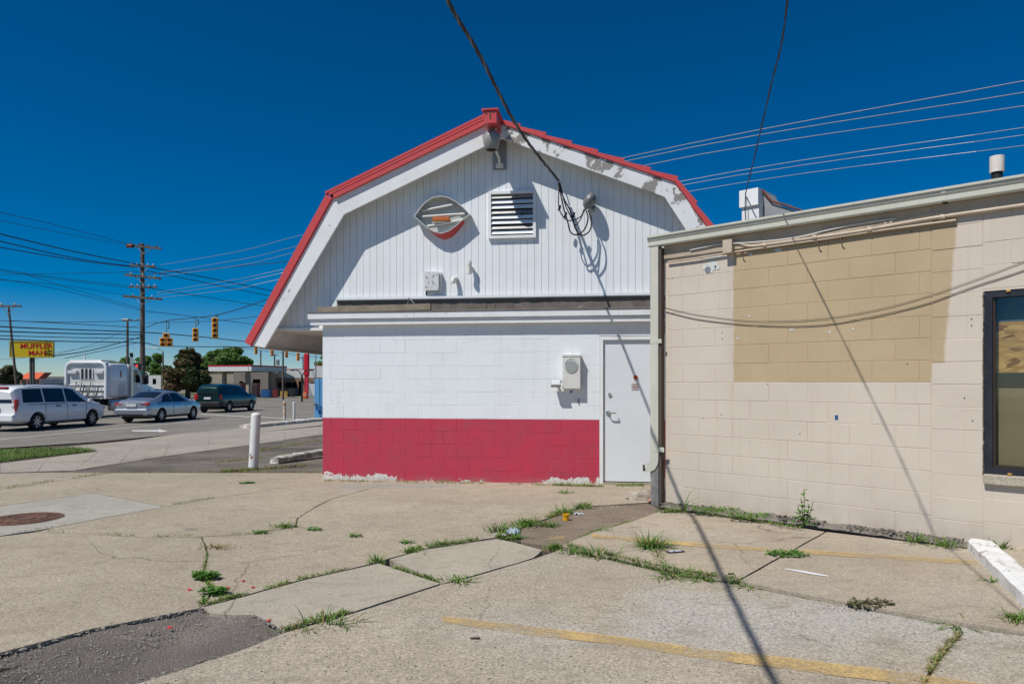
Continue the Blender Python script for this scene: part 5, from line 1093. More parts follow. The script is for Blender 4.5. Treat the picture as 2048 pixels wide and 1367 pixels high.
    for (xa, xb, xc, xd) in panes:      # bottom rear, bottom front, top front, top rear
        for sd in (-1, 1):
            vs = []; nu, nv = 8, 4
            for j in range(nv+1):
                v = .07+.83*j/nv
                for i in range(nu+1): u = i/nu; vs.append(sidept(lerp(lerp(xa, xb, u), lerp(xd, xc, u), j/nv), v, sd))
            MB().add(vs, [(j*(nu+1)+i, j*(nu+1)+i+1, (j+1)*(nu+1)+i+1, (j+1)*(nu+1)+i) for j in range(nv) for i in range(nu)]).build('side_window', CARGLASS, o)
    def toppane(xa, xb, nm, wf=.86):
        vs = []; nu, nv = 8, 8
        for j in range(nv+1):
            x = lerp(xa, xb, j/nv); r = S(x); nx = S(x+.03); sl = math.atan2(nx[3]-r[3], .03)
            for i in range(nu+1): u = (i/nu*2-1)*wf; vs.append((x-.012*math.sin(sl), u*r[5], r[3]+.030-.03*u*u+.012*math.cos(sl)))
        MB().add(vs, [(j*(nu+1)+i, j*(nu+1)+i+1, (j+1)*(nu+1)+i+1, (j+1)*(nu+1)+i) for j in range(nv) for i in range(nu)]).build(nm, CARGLASS, o, 40)
    toppane(*shield, 'windscreen')
    if len(rearglass) == 2: toppane(*rearglass, 'rear_window')
    else:
        z0, z1, w0, w1, xr0, xr1 = rearglass; MB().prism([(xr0, -w0, z0), (xr0, w0, z0), (xr1, w1, z1), (xr1, -w1, z1)], (-.012, 0, 0)).build('rear_window', CARGLASS, o)
    if extras: extras(o, S, sidept)
    return o
HD = math.pi/2-math.radians(5.5)
def veh_pos(pxx, pyy, wx, wm, heading, dz=-.31):
    "place so that the near (right-hand) wheel at local x=wx touches the road at that pixel"
    p = at(pxx, pyy); c, s = math.cos(heading), math.sin(heading); y = -(wm-.1); q = Vector((c*wx-s*y, s*wx+c*y, 0)); r = p-q; r.z = H(r.x, r.y)-.02; return r
def doorline(o, sidept, xs, zt=-.9):
    pass
def mini_ex(o, S, sp):
    for sd in (-1, 1):
        MB().bevbox((-2.56, sd*.74-.10, .78), (-2.38, sd*.86+.04*sd, 1.22), .02).build('tail_lamp', TAIL, o)
        MB().bevbox((-2.585, sd*.80-.055, .93), (-2.5, sd*.80+.055, 1.02), .01).build('lamp_lens', HEADL, o)
        for x in (-.50, .42): MB().bevbox((x-.12, sd*.985-.012, .905), (x+.12, sd*.985+.015, .945), .006).build('door_handle', TRIMB, o)
        for x in (-1.15, .02, 1.12): MB().bb((x-.006, sd*.981-.004, .42), (x+.006, sd*.981+.004, 1.0)).build('door_seam', TRIMB, o)
        MB().bb((-2.0, sd*.982-.004, 1.005), (.0, sd*.982+.004, 1.02)).build('slide_rail', TRIMB, o)
        MB().bevbox((1.12, sd*1.0-.02, 1.03), (1.28, sd*1.15+.02, 1.17), .03).build('mirror', o.children[0].data.materials[0], o)
        MB().bevbox((2.28, sd*.66-.16, .68), (2.53, sd*.66+.16, .86), .03).build('head_lamp', HEADL, o)
    MB().bevbox((-2.68, -.88, .38), (-2.45, .88, .66), .05).build('rear_bumper', o.children[0].data.materials[0], o)
    MB().bb((-2.60, -.26, .80), (-2.565, .26, .93)).build('number_plate', PLATE, o)
    MB().bevbox((-2.52, -.5, 1.64), (-2.40, .5, 1.70), .02).build('brake_lamp', TAIL, o)
    for sd in (-1, 1): MB().tube([(-1.9, sd*.66, 1.74), (-1.8, sd*.66, 1.80), (.2, sd*.66, 1.80), (.35, sd*.66, 1.75)], .014, 6).build('roof_rail', TRIMB, o)
van_st = [(-2.55, .42, 1.02, 1.50, .86, .66), (-2.46, .34, 1.04, 1.66, .94, .72), (-2.2, .28, 1.05, 1.72, .97, .75), (-1.0, .24, 1.04, 1.76, .985, .765), (.2, .24, 1.02, 1.75, .985, .76), (.62, .24, 1.01, 1.68, .985, .74), (1.70, .24, .99, 1.07, .97, .80), (2.25, .27, .86, .93, .93, .80), (2.50, .33, .66, .72, .82, .7), (2.58, .4, .58, .62, .72, .62)]
WHITEP = paint('car_white', (.82, .82, .81), 0)
mv = vehicle('minivan', 'white minivan nearest on the road', 'van', veh_pos(72, 859, -1.55, .985, HD), HD, van_st, (-1.55, 1.53), .34, [(-2.22, -1.22, -1.22, -2.12), (-1.14, -.06, -.06, -1.14), (.02, 1.30, .55, .02)], WHITEP, None, (1.1, 1.5, .76, .64, -2.555, -2.50), (.70, 1.60), mini_ex)
def sedan_ex(o, S, sp):
    bm_ = o.children[0].data.materials[0]
    for sd in (-1, 1):
        MB().bevbox((-2.30, sd*.60-.20, .80), (-2.05, sd*.60+.21, .93), .03).build('tail_lamp', TAIL, o)
        for x in (-.55, .40): MB().bevbox((x-.1, sd*.885-.01, .80), (x+.1, sd*.885+.015, .835), .005).build('door_handle', bm_, o)
        for x in (-.42, .62): MB().bb((x-.005, sd*.895-.006, .36), (x+.005, sd*.895+.002, .88)).build('door_seam', TRIMB, o)
        MB().bevbox((.78, sd*.90-.02, .92), (.92, sd*1.03+.02, 1.03), .03).build('mirror', bm_, o); MB().bevbox((2.0, sd*.6-.15, .62), (2.28, sd*.6+.15, .74), .03).build('head_lamp', HEADL, o)
    MB().bevbox((-2.40, -.80, .36), (-2.15, .80, .66), .06).build('rear_bumper', bm_, o); MB().bb((-2.345, -.24, .76), (-2.30, .24, .88)).build('number_plate', PLATE, o); MB().bb((-2.41, -.6, .34), (-2.36, .6, .42)).build('bumper_insert', TRIMB, o)
sed_st = [(-2.30, .40, .84, .93, .74, .58), (-2.18, .30, .92, 1.04, .84, .66), (-1.62, .24, .93, 1.10, .885, .70), (-.70, .22, .91, 1.41, .895, .60), (-.1, .22, .90, 1.465, .90, .60), (.35, .22, .90, 1.42, .90, .60), (1.28, .22, .92, .99, .89, .74), (1.95, .25, .80, .86, .86, .74), (2.24, .30, .64, .70, .75, .62), (2.32, .38, .56, .6, .66, .5)]
SIL = paint('car_silver', (.50, .53, .57), .75)
vehicle('sedan', 'silver sedan waiting ahead of the white minivan', 'car', veh_pos(321, 843, -1.35, .90, HD), HD, sed_st, (-1.35, 1.35), .325, [(-1.38, -.46, -.50, -.95), (-.40, .85, .22, -.43)], SIL, None, (-1.52, -.78), (.42, 1.20), sedan_ex)
def suv_ex(o, S, sp):
    bm_ = o.children[0].data.materials[0]
    for sd in (-1, 1):
        MB().bevbox((-2.28, sd*.74-.10, .82), (-2.10, sd*.82+.06*sd, 1.12), .03).build('tail_lamp', TAIL, o)
        for x in (-.45, .55): MB().bevbox((x-.1, sd*.915-.01, .93), (x+.1, sd*.915+.015, .965), .005).build('door_handle', TRIMB, o)
        MB().bevbox((.92, sd*.92-.02, 1.05), (1.06, sd*1.07+.02, 1.18), .03).build('mirror', TRIMB, o); MB().bb((-2.1, sd*.925-.01, .50), (1.8, sd*.925+.004, .56)).build('side_moulding', TRIMB, o)
        MB().tube([(-1.8, sd*.58, 1.70), (-1.7, sd*.58, 1.77), (.1, sd*.58, 1.77), (.2, sd*.58, 1.72)], .016, 6).build('roof_rail', TRIMB, o); MB().bevbox((1.98, sd*.62-.16, .72), (2.26, sd*.62+.16, .90), .03).build('head_lamp', HEADL, o)
    MB().bevbox((-2.40, -.86, .38), (-2.15, .86, .68), .05).build('rear_bumper', TRIMB, o); MB().bb((-2.30, -.22, .83), (-2.265, .22, .96)).build('number_plate', PLATE, o)
suv_st = [(-2.25, .44, 1.02, 1.48, .80, .60), (-2.15, .36, 1.04, 1.64, .89, .66), (-1.9, .30, 1.05, 1.70, .915, .68), (-.8, .27, 1.04, 1.735, .925, .69), (.15, .27, 1.03, 1.70, .925, .68), (.45, .27, 1.02, 1.62, .925, .66), (1.25, .27, 1.02, 1.10, .915, .78), (1.95, .30, .93, 1.0, .88, .76), (2.22, .36, .74, .80, .78, .66), (2.30, .45, .62, .68, .70, .6)]
GRN = paint('car_green', (.005, .038, .038), .4)
vehicle('suv', 'dark green sport utility vehicle farthest up the lane', 'car', veh_pos(457, 823.5, -1.33, .925, HD-.05), HD-.05, suv_st, (-1.33, 1.34), .35, [(-1.98, -1.10, -1.12, -1.85), (-1.0, -.12, -.12, -1.0), (-.05, 1.0, .42, -.05)], GRN, None, (1.1, 1.5, .70, .58, -2.255, -2.20), (.50, 1.18), suv_ex)
MAR = paint('car_maroon', (.10, .012, .02), .3)
vehicle('sedan', 'maroon car mostly hidden behind the silver sedan', 'car', veh_pos(300, 826, -1.35, .90, HD), HD, sed_st, (-1.35, 1.35), .325, [(-1.38, -.46, -.50, -.95), (-.40, .85, .22, -.43)], MAR, None, (-1.52, -.78), (.42, 1.20), sedan_ex)
# parked cars far across the junction
for i, (x, y, col, lb, hd) in enumerate(((360, 785.5, (.45, .46, .48), 'pale parked car left of the brown pine trunk', 0), (428, 785, (.66, .66, .66), 'white parked car right of the brown pine trunk', .1), (384, 786, (.03, .035, .04), 'black parked car beneath the brown pine', 0), (335, 785.5, (.12, .02, .025), 'dark red parked car at the far lot edge', 0), (300, 786, (.05, .055, .06), 'dark parked car behind the main utility pole', 0.1))):
    vehicle('parked_car', lb, 'car', at(x, y), hd, sed_st, (-1.35, 1.35), .325, [(-1.38, -.46, -.50, -.95), (-.40, .85, .22, -.43)], paint('parked_paint', col, .3), None, (-1.52, -.78), (.42, 1.20), None, 'cars parked beyond the junction')
# semi tractor
th = math.pi/2-math.radians(4); tp = at(163, 833); tp = Vector((-22.6, 37.3, -.33)); tk = thing('semi_truck', 'white semi tractor with chrome stack in the far lane', 'truck', tp, th)
def Tm(n, a, b, e, mat, par=None): return MB().bevbox(a, b, e).build(n, mat, par or tk)
TW_ = paint('truck_white', (.84, .84, .83), 0)
Tm('frame_rails', (-3.2, -.45, .6), (3.6, .45, .95), .03, TRIMB)
MB().bevbox((0, -1.12, 1.05), (1.75, 1.12, 2.92), .20).build('sleeper', TW_, tk, 50)
for x0_, x1_, z0_, z1_ in ((.72, 1.28, 1.2, 1.75),): MB().bb((x0_, -1.128, z0_), (x1_, -1.121, z1_)).build('locker_door', paint('truck_white_b', (.66, .66, .65), 0), tk)
MB().bb((.9, -1.128, 2.15), (1.02, -1.121, 2.5)).build('red_decal', flat('decal_red', (.45, .1, .1), .4), tk)
MB().prism([(1.75, -1.05, 1.05), (3.05, -1.05, 1.05), (3.05, -1.05, 1.95), (2.65, -1.0, 2.75), (1.75, -1.05, 2.88)], (0, 2.1, 0)).build('cab', TW_, tk)
MB().prism([(1.98, -1.058, 1.85), (2.92, -1.058, 1.85), (2.6, -1.05, 2.55), (1.98, -1.058, 2.6)], (0, .006, 0)).build('side_window', CARGLASS, tk); MB().prism([(3.06, -.95, 1.98), (3.06, .95, 1.98), (2.70, .9, 2.68), (2.70, -.9, 2.68)], (.012, 0, .006)).build('windscreen', CARGLASS, tk)
MB().prism([(3.0, -.95, .95), (4.75, -.8, .8), (4.85, -.78, 1.25), (4.6, -.75, 1.55), (3.0, -.85, 1.95)], (0, 1.7, 0)).build('hood', TW_, tk, 40)
MB().bevbox((4.1, -1.0, 1.15), (4.5, -.78, 1.45), .05).build('head_lamp', HEADL, tk)
MB().bevbox((3.35, -1.12, .75), (4.8, -.75, 1.15), .12).build('fender', TW_, tk, 50); MB().bevbox((.2, -1.12, .35), (2.9, -.85, .95), .08).build('side_fairing', paint('truck_grey', (.42, .42, .42), .4), tk, 50)
MB().cyl((1.88, -1.16, 1.0), (1.88, -1.16, 3.35), .085, n=16).build('exhaust_stack', M['chrome'], tk, 40); MB().cyl((1.88, -1.16, 3.3), (1.82, -1.16, 3.5), .09, n=16).build('stack_tip', TRIMB, tk, 40)
MB().bevbox((2.95, -1.42, 1.75), (3.08, -1.20, 2.3), .03).build('mirror', TRIMB, tk); MB().tube([(3.0, -1.05, 1.8), (3.05, -1.3, 1.8)], .03, 6).build('mirror_arm', TRIMB, tk)
# headache rack at the back of the sleeper
rk_ = MB().tube([(-.25, -1.1, 1.0), (-.25, -1.1, 2.65), (-.25, -1.0, 2.85), (-.25, -.8, 2.92), (-.25, .8, 2.92), (-.25, 1.0, 2.85), (-.25, 1.1, 2.65), (-.25, 1.1, 1.0)], .09, 8); rk_.build('rack_frame', TW_, tk, 50)
MB().bb((-.20, -1.05, 1.0), (-.14, 1.05, 2.86)).build('rack_panel', paint('truck_white_c', (.62, .61, .58), 0), tk)
for k in range(7): MB().bb((-.26, -.36+k*.11, 2.05), (-.22, -.32+k*.11, 2.6)).build('rack_bar', TRIMB if k % 2 else TW_, tk)
for y in (-.75, .72): MB().bevbox((-.36, y-.25, 2.3), (-.2, y+.25, 2.5), .04).build('work_lamp', HEADL, tk)
for k in range(3): MB().bb((-.25, -1.0, 1.15+k*.28), (-.205, 1.0, 1.20+k*.28)).build('rack_rail', TW_, tk)
for y in (-.3, .2, .5): MB().tube(spline([(-.3, y, 1.9), (-.6, y-.1, 1.4), (-.8, y-.25, .95), (-.5, y-.4, 1.2), (-.3, y-.45, 1.7)], 5), .03, 6).build('air_hose', TRIMB, tk)
Tm('roof_fairing', (-.3, -.9, 2.98), (.7, .9, 3.06), .03, TW_); MB().tube([(.2, .4, 3.0), (.2, .4, 3.35)], .05, 8).build('beacon', HEADL, tk)
for wx in (3.9, -.9, -2.2):
    for sd in (-1, 1):
        wo = empty('wheel', (wx, sd*.92, .52), 0, tk); MB().lathe([(.33, -.14), (.48, -.14), (.52, -.1), (.52, .1), (.48, .14), (.33, .14)], (0, 0, 0), 24, 'Y').build('tyre', TYRE, wo, 40); MB().lathe([(0, -.05), (.3, -.1), (.34, -.13), (.34, .13), (.3, .1), (0, .05)], (0, 0, 0), 20, 'Y').build('rim', M['chrome'], wo, 40)

# ---------------------------------------------------------------- signals, poles, wires
def pole(x, ytop, Z, w0, label, xb=None, mat='pole_wood', name='utility_pole', cat='pole', group=None):
    a = atz(xb if xb is not None else x, 764, Z); a.z = -.4; b = atz(x, ytop, Z); o = thing(name, label, cat, a, 0, group); r = w0/FPX*Z/2
    MB().cyl((0, 0, 0), b-a, r*1.15, r*.8, 12).build('shaft', M[mat], o, 50); return o, a, b
def arm(o, a, x0, y0, x1, y1, Z, s=.13, brace=True, xm=None, mat='pole_wood', ins='ins', n=4, dz=0):
    p, q = atz(x0, y0, Z-.3)-a, atz(x1, y1, Z-.3)-a; d = q-p
    MB().box((p+q)/2, (d.length, s*.8, s), Matrix.Rotation(-math.atan2(d.z, d.x), 3, 'Y')).build('crossarm', M[mat], o)
    if brace:
        m = (p+q)/2
        for sd in (-1, 1): MB().tube([m+d*.25*sd, m+Vector((0, 0, -.7))], .03, 5).build('arm_brace', M['galv'], o)
    for k in range(n):
        t = (k+.5)/n; c = p+d*t; MB().lathe([(.03, 0), (.07, .04), (.08, .12), (.05, .2), (0, .22)], c+Vector((0, 0, s/2)), 8).build('insulator', M[ins], o)
mo, ma, mbb = pole(285, 487, 70, 9, 'tall wooden utility pole carrying five crossarms left of centre', 285)
arm(mo, ma, 254, 490, 322, 497, 70, .2, True, ins='ins_brown', n=4); arm(mo, ma, 258, 531, 312, 533, 70, .16, True, n=5); arm(mo, ma, 250, 549, 322, 557, 70, .2, True, n=3); arm(mo, ma, 258, 573, 315, 574, 70, .16, True, n=5); arm(mo, ma, 247, 592, 323, 598, 70, .22, True, n=2)
for y in (491, 492): MB().cyl(atz(254, y, 69.5)-ma, atz(266, y, 69.5)-ma, .18, n=10).build('strain_insulator', M['ins_brown'], mo); 
MB().tube([atz(284, 637, 69.5)-ma, atz(268, 641, 69)-ma, atz(252, 640, 68)-ma], .06, 6).build('lamp_arm', M['galv'], mo); MB().bevbox(atz(250, 642, 68.2)-ma, atz(257, 637, 67.6)-ma, .04).build('street_lamp_head', M['galv'], mo)
o, a, b = pole(17, 611, 58, 4.6, 'leaning wooden utility pole behind the yellow sign', 37); arm(o, a, -10, 612, 43, 612, 58, .14, True, n=2)
for (x, y0, Z, w_, lb) in ((255, 637, 95, 5, 'grey pole just left of the main utility pole'), (521.5, 700, 100, 3.2, 'slim pole showing behind the gas canopy'), (549, 707, 110, 3.2, 'far pole with transformer left of the brick shop'), (566, 699, 75, 4, 'pole in front of the brick shop'), (606, 712, 120, 3, 'far pole behind the red sign post'), (631.5, 705, 60, 2.6, 'thin pole next to the blue air machine'), (118/4.556+300, 703, 80, 3.6, 'street light pole at the left of the brown pine')):
    o, a, b = pole(x, y0, Z, w_, lb, mat='pole_wood' if x < 600 else 'galv', group='background poles')
    if 540 < x < 560 or x == 606: arm(o, a, x-8, y0+4, x+8, y0+3, Z, .12, False, n=2); MB().cyl(Vector((.5, 0, (b-a).z*.72)), Vector((.5, 0, (b-a).z*.85)), .3, n=10).build('transformer', M['galv'], o)
    if x < 330 and y0 == 703: MB().tube([b-a, b-a+Vector((-.6, 0, .4)), b-a+Vector((-2.2, 0, .5))], .05, 6).build('lamp_arm', M['galv'], o)
def wire(pts, r, label, mat='wire', name='overhead_wire', n=6):
    P = [atz(x, y, Z) for x, y, Z in pts]; c = P[0]
    return tag(MB().tube([p-c for p in spline(P, n)], r, 5).build(name, M[mat], None, None, c), label, 'wire', 'overhead wires')
G = [([(-60, 411, 45), (120, 452, 58), (258, 488, 70)], .022, 'topmost thin wire from the left to the main pole'), ([(-60, 428, 45), (120, 465, 58), (260, 491, 70)], .018, 'second thin wire from the left to the pole top'),
 ([(-60, 453, 45), (140, 501, 58), (284, 530, 70)], .045, 'thick dark wire from the left to the second crossarm'), ([(-60, 468, 45), (149, 516, 58), (262, 532, 70)], .04, 'dark wire just below the thickest left wire'), ([(-60, 484, 45), (158, 521, 58), (270, 534, 70)], .035, 'lowest of the three dark left wires'),
 ([(-60, 529, 45), (100, 553, 57), (258, 572, 70)], .022, 'upper thin wire to the fourth crossarm'), ([(-60, 533, 45), (100, 556, 57), (262, 576, 70)], .02, 'lower thin wire to the fourth crossarm'), ([(-60, 549, 60), (120, 547, 66), (284, 543, 70)], .02, 'almost level wire below the second crossarm'),
 ([(-60, 555, 45), (120, 570, 58), (250, 590, 70)], .018, 'wire to the lowest crossarm'), ([(-60, 548, 45), (120, 579, 58), (284, 621, 70)], .02, 'descending wire passing under the crossarms'), ([(53, 549, 50), (160, 582, 60), (284, 617, 70)], .018, 'second descending wire under the crossarms'),
 ([(-60, 650, 50), (120, 658, 60), (284, 664, 70), (400, 673, 78), (560, 690, 90)], .05, 'thick cable crossing low behind the signals'), ([(-60, 660, 50), (120, 666, 60), (284, 669, 70)], .05, 'thick cable second from the top above the yellow sign'), ([(-60, 669, 50), (120, 674, 60), (284, 677, 70)], .035, 'medium cable above the yellow sign'), ([(-60, 675, 50), (120, 682, 60), (284, 685, 70), (340, 692, 76), (560, 694, 90)], .045, 'low cable passing the yellow sign top'),
 ([(22, 641, 60), (140, 647, 64), (284, 655, 70)], .03, 'thin cable highest over the yellow sign'), ([(0, 641, 60), (140, 644, 64), (284, 641, 70)], .025, 'nearly level thin cable at lamp height'), ([(105, 712, 52), (187, 699, 60), (284, 673, 70)], .04, 'cable rising from the truck to the main pole'), ([(130, 716, 52), (200, 702, 60), (284, 683, 70)], .025, 'second cable rising from the truck'), ([(60, 720, 60), (180, 690, 66), (284, 645, 70)], .015, 'faint guy wire crossing behind the sign'), ([(0, 718, 90), (40, 716, 90), (140, 700, 90), (230, 685, 90)], .02, 'faint wire low at the left edge'),
 ([(292, 533, 70), (420, 556, 78), (560, 585, 88)], .05, 'dark wire descending right of the main pole'), ([(292, 541, 70), (420, 567, 78), (560, 596, 88)], .04, 'second dark wire descending right of the main pole'), ([(292, 575, 70), (400, 592, 78), (560, 617, 90)], .035, 'third dark wire descending to the red eave'), ([(292, 548, 70), (430, 536, 66), (600, 521, 60)], .03, 'dark wire rising right of the main pole'), ([(292, 622, 70), (380, 632, 76), (560, 655, 90)], .03, 'thin wire descending past the signals'),
 ([(292, 655, 62), (331, 641.5, 56), (432, 629.5, 50), (527, 601, 44), (640, 560, 38)], .03, 'span wire carrying the near traffic signals'), ([(292, 645, 62), (360, 644, 58), (432, 641, 54), (560, 628, 45)], .02, 'tether wire under the signal span'),
 ([(440, 690, 100), (512, 699, 98), (600, 710, 96), (700, 722, 94)], .03, 'span wire of the far traffic signals')]
for pts, r, lb in G: wire(pts, r, lb)
RWI = [((320, 530), (480, 502), (611, 468), (1250, 315), (2048, 162)), ((320, 545), (480, 519), (598, 491), (1253, 322), (2048, 185)), ((320, 552), (480, 530), (600, 502), (1278, 333), (2048, 212)), ((312, 585), (480, 557), (573, 537), (1355, 364), (2048, 255)), ((312, 590), (480, 566), (562, 546), (1360, 371), (2048, 270)), ((312, 596), (480, 577), (560, 558), (1372, 384), (2048, 291))]
WLB = ['highest pale line above the tan roof', 'second pale line above the tan roof', 'third pale line above the tan roof', 'fourth pale line, top of the lower three', 'fifth pale line, middle of the lower three', 'lowest pale line above the tan roof']
for k, (q, lb) in enumerate(zip(RWI, WLB)): wire([(q[0][0], q[0][1], 70), (q[1][0], q[1][1], 60), (q[2][0], q[2][1], 54), (q[3][0], q[3][1], 36+(3+k if k > 2 else k)*2.2), (q[4][0], q[4][1], 26+(3+k if k > 2 else k)*2.2), (2500, q[4][1]-(86-k*6), 22)], .020, lb, 'wire_light', 'power_line')
# traffic signals
GLENS = flat('signal_lens_dark', (.05, .03, .02), .3)
def head(o, c, w_, hh, n, yaw=0.0):
    for k in range(n):
        z = c.z+hh/2-(k+.5)*hh/n; MB().bevbox((c.x-w_/2, c.y-.12, z-hh/n*.47), (c.x+w_/2, c.y+.12, z+hh/n*.47), .03).build('signal_section', M['signal'], o)
        for sd, rr_ in ((1, 0), (-1, 1)):
            b = MB(); r = w_*.40; vs = []; m = 10
            for i in range(m+1):
                a = math.pi*(-.15+1.3*i/m); vs += [(c.x+r*math.cos(a), c.y-.12*sd, z+r*math.sin(a)), (c.x+r*math.cos(a), c.y-(.24 if i not in (0, m) else .18)*sd, z+r*math.sin(a)-.03)]
            b.add(vs, [(i*2, i*2+1, i*2+3, i*2+2) for i in range(m)]); b.build('visor', M['signal'], o); MB().cyl((c.x, c.y-.13*sd, z), (c.x, c.y-.14*sd, z), r*.62, n=14).build('lens', GLENS, o)
def signal(x, y0, y1, wpx, Z, n, label, ytop, yaw, dog=False):
    c = atz(x, (y0+y1)/2, Z); o = thing('traffic_signal', label, 'traffic light', c, math.radians(yaw), 'hanging traffic signals'); hh = (y1-y0)/FPX*Z; w_ = wpx/FPX*Z
    if dog:
        head(o, Vector((0, 0, hh*.33)), w_*.55, hh*.34, 1); head(o, Vector((-w_*.27, 0, -hh*.17)), w_*.52, hh*.66, 2); head(o, Vector((w_*.27, 0, -hh*.17)), w_*.52, hh*.66, 2)
    else: head(o, Vector((0, 0, 0)), w_, hh, n)
    t = (ytop-y0)/FPX*Z; MB().cyl((0, 0, hh/2), (0, 0, hh/2-t), .035, n=8).build('hanger', M['galv'], o)
    if Z < 70: MB().tube([(0, 0, hh/2-t*.95), (.18, 0, hh/2-t*.95), (.22, 0, hh/2-t*.55), (.1, 0, hh/2-t*.3)] if t < 0 else [(0, 0, hh/2), (.2, 0, hh/2), (.2, 0, hh/2+.3), (0, 0, hh/2+.4)], .03, 6).build('cable_loop', M['wire'], o)
signal(332.5, 666, 693, 22, 56, 5, 'five-lamp clustered yellow signal, leftmost on the span', 642, 20, True); signal(391, 656, 683, 11, 52, 3, 'three-lamp yellow signal in the middle of the span', 638, 20); signal(430, 635, 676, 12, 50, 4, 'tall four-lamp yellow signal, nearest the red eave', 630, 20)
for (x, y0, y1, lb) in ((512, 694, 708, 'small far signal under the eave tip'), (544, 696, 711, 'small far signal, second from the eave tip'), (573, 700, 715, 'small far signal, third from the eave tip'), (596, 705.5, 721, 'small far signal nearest the white wall')): signal(x, y0, y1, 6, 97, 3, lb, y0-3, 25)
# yellow shop sign (its mascot figure is left out)
Z = 62; a, b = atz(22, 714, Z), atz(99, 682, Z); W_, Hh = b.x-a.x, b.z-a.z
so = thing('shop_sign', 'yellow cabinet sign with red lettering on two posts', 'sign', Vector((a.x, Z, -.31)), math.radians(12)); zb = a.z+.31
MB().bevbox((0, -.2, zb), (W_, .2, zb+Hh), .05).build('cabinet', flat('sign_yellow', (.68, .50, .012), .4), so); MB().bb((-.03, -.24, zb-.03), (W_+.03, -.205, zb+.05)).bb((-.03, -.24, zb+Hh-.05), (W_+.03, -.205, zb+Hh+.03)).bb((-.03, -.24, zb+.05), (.04, -.205, zb+Hh-.05)).bb((W_-.04, -.24, zb+.05), (W_+.03, -.205, zb+Hh-.05)).build('sign_edge', flat('sign_edge', (.50, .40, .05), .4), so)
for x in (W_*.46, W_*.52): MB().cyl((x, .0, -.2), (x, 0, zb), .11, n=12).build('post', flat('sign_post', (.10, .10, .09), .6), so)
def text(s, size, x, z, mat, par, y=-.215, name='lettering', sx=1.0, depth=.01):
    cu = bpy.data.curves.new('t', 'FONT'); cu.body = s; cu.size = size; cu.extrude = depth; cu.offset = size*.010; t = bpy.data.objects.new('t', cu); COL.objects.link(t); bpy.context.view_layer.update()
    me = bpy.data.meshes.new_from_object(t.evaluated_get(bpy.context.evaluated_depsgraph_get())); bpy.data.objects.remove(t); me.materials.clear(); me.materials.append(mat)
    for v in me.vertices: v.co = Vector((x+v.co.x*sx, y-v.co.z, z+v.co.y))
    return meshobj(name, me, par)
RL = flat('letter_red', (.50, .015, .02), .5); BL = flat('letter_black', (.02, .02, .02), .5)
text('MUFFLER', Hh*.44, W_*.235, zb+Hh*.56, RL, so, sx=1.02); text('MAN', Hh*.44, W_*.42, zb+Hh*.13, RL, so, sx=1.05); text('AUTO', Hh*.20, W_*.79, zb+Hh*.32, BL, so, sx=.95); text('SERVICE', Hh*.18, W_*.79, zb+Hh*.14, BL, so, sx=.72)

# ---------------------------------------------------------------- buildings across the junction
def bwall(x0, y0, x1, y1, Z, dep, mat, name, par, org): a, b = atz(x0, y1, Z)-org, atz(x1, y0, Z)-org; return MB().bb((a.x, 0, a.z), (b.x, dep, b.z)).build(name, mat, par)
BT = worn('far_tan_wall', (.40, .335, .26), (.30, .25, .19), .5, .4, .8); BWH = worn('far_white_wall', (.66, .66, .64), (.5, .5, .48), .4, .5, .7); BBR = worn('far_brown_wall', (.24, .21, .18), (.17, .145, .125), .5, .4, .8)
Z = 105; org = atz(240, 764, Z); org.z = -.31; o = thing('commercial_building', 'long flat-roofed tan building behind the brown pine', 'building', org)
bwall(325, 748, 470, 787, Z, 18, BT, 'tan_wall', o, org); bwall(236, 750, 325, 787, Z+.5, 18, BWH, 'white_wall', o, org); bwall(323, 746, 472, 748.3, Z-.2, 19, BBR, 'roof_edge', o, org)
for x in (250, 270, 308): q = bwall(x, 757, x+7, 768, Z+.4, .3, CARGLASS, 'window', o, org); bwall(x+3, 757, x+3.8, 768, Z+.3, .08, BWH, 'mullion', o, org)
for x in (262, 292): bwall(x, 774, x+14, 787, Z+.4, .3, BBR, 'garage_door', o, org)
Z = 98; org = atz(467, 764, Z); org.z = -.31; o = thing('commercial_building', 'dark brown building under the gas station canopy', 'building', org); bwall(467, 746, 540, 788, Z, 14, BBR, 'wall', o, org); bwall(466, 744.5, 541, 746.5, Z-.2, 14.5, BT, 'roof_edge', o, org); bwall(478, 762, 486, 787, Z-.1, .2, TRIMB, 'door', o, org)
bwall(505, 758, 520, 772, Z-.1, .2, CARGLASS, 'window', o, org)
Z = 86; org = atz(446, 764, Z); org.z = -.31; RS = flat('far_red_band', (.50, .03, .05), .5)
o = thing('fuel_canopy', 'white gas station canopy with red top stripe', 'canopy', org, math.radians(-18)); z0 = atz(0, 742, Z).z+.31; z1 = atz(0, 730, Z).z+.31; Lc = 92/FPX*Z*1.02
MB().bb((-2.2, 0, z0), (Lc-1.6, 7, z1-.16)).build('canopy_fascia', BWH, o); MB().bb((-2.22, -.02, z1-.158), (Lc-1.58, 7.02, z1)).build('red_stripe', RS, o); MB().bb((-2.1, .1, z0-.06), (Lc-1.7, 6.9, z0-.01)).build('canopy_underside', BBR, o)
for x, y in ((-.8, 1.2), (Lc-3, 1.2), (-.8, 5.5), (Lc-3, 5.5)): MB().bb((x-.2, y-.2, 0), (x+.2, y+.2, z0-.06)).build('canopy_column', BT, o)
for x in (0, Lc-4): MB().bevbox((x, 3, 0), (x+.9, 3.6, 1.8), .05).build('fuel_pump', paint('pump', (.3, .1, .1), .1), o)
Z = 92; org = atz(552, 764, Z); org.z = -.31; BRK = worn('far_brick', (.30, .175, .125), (.2, .12, .09), .5, 3, .85)
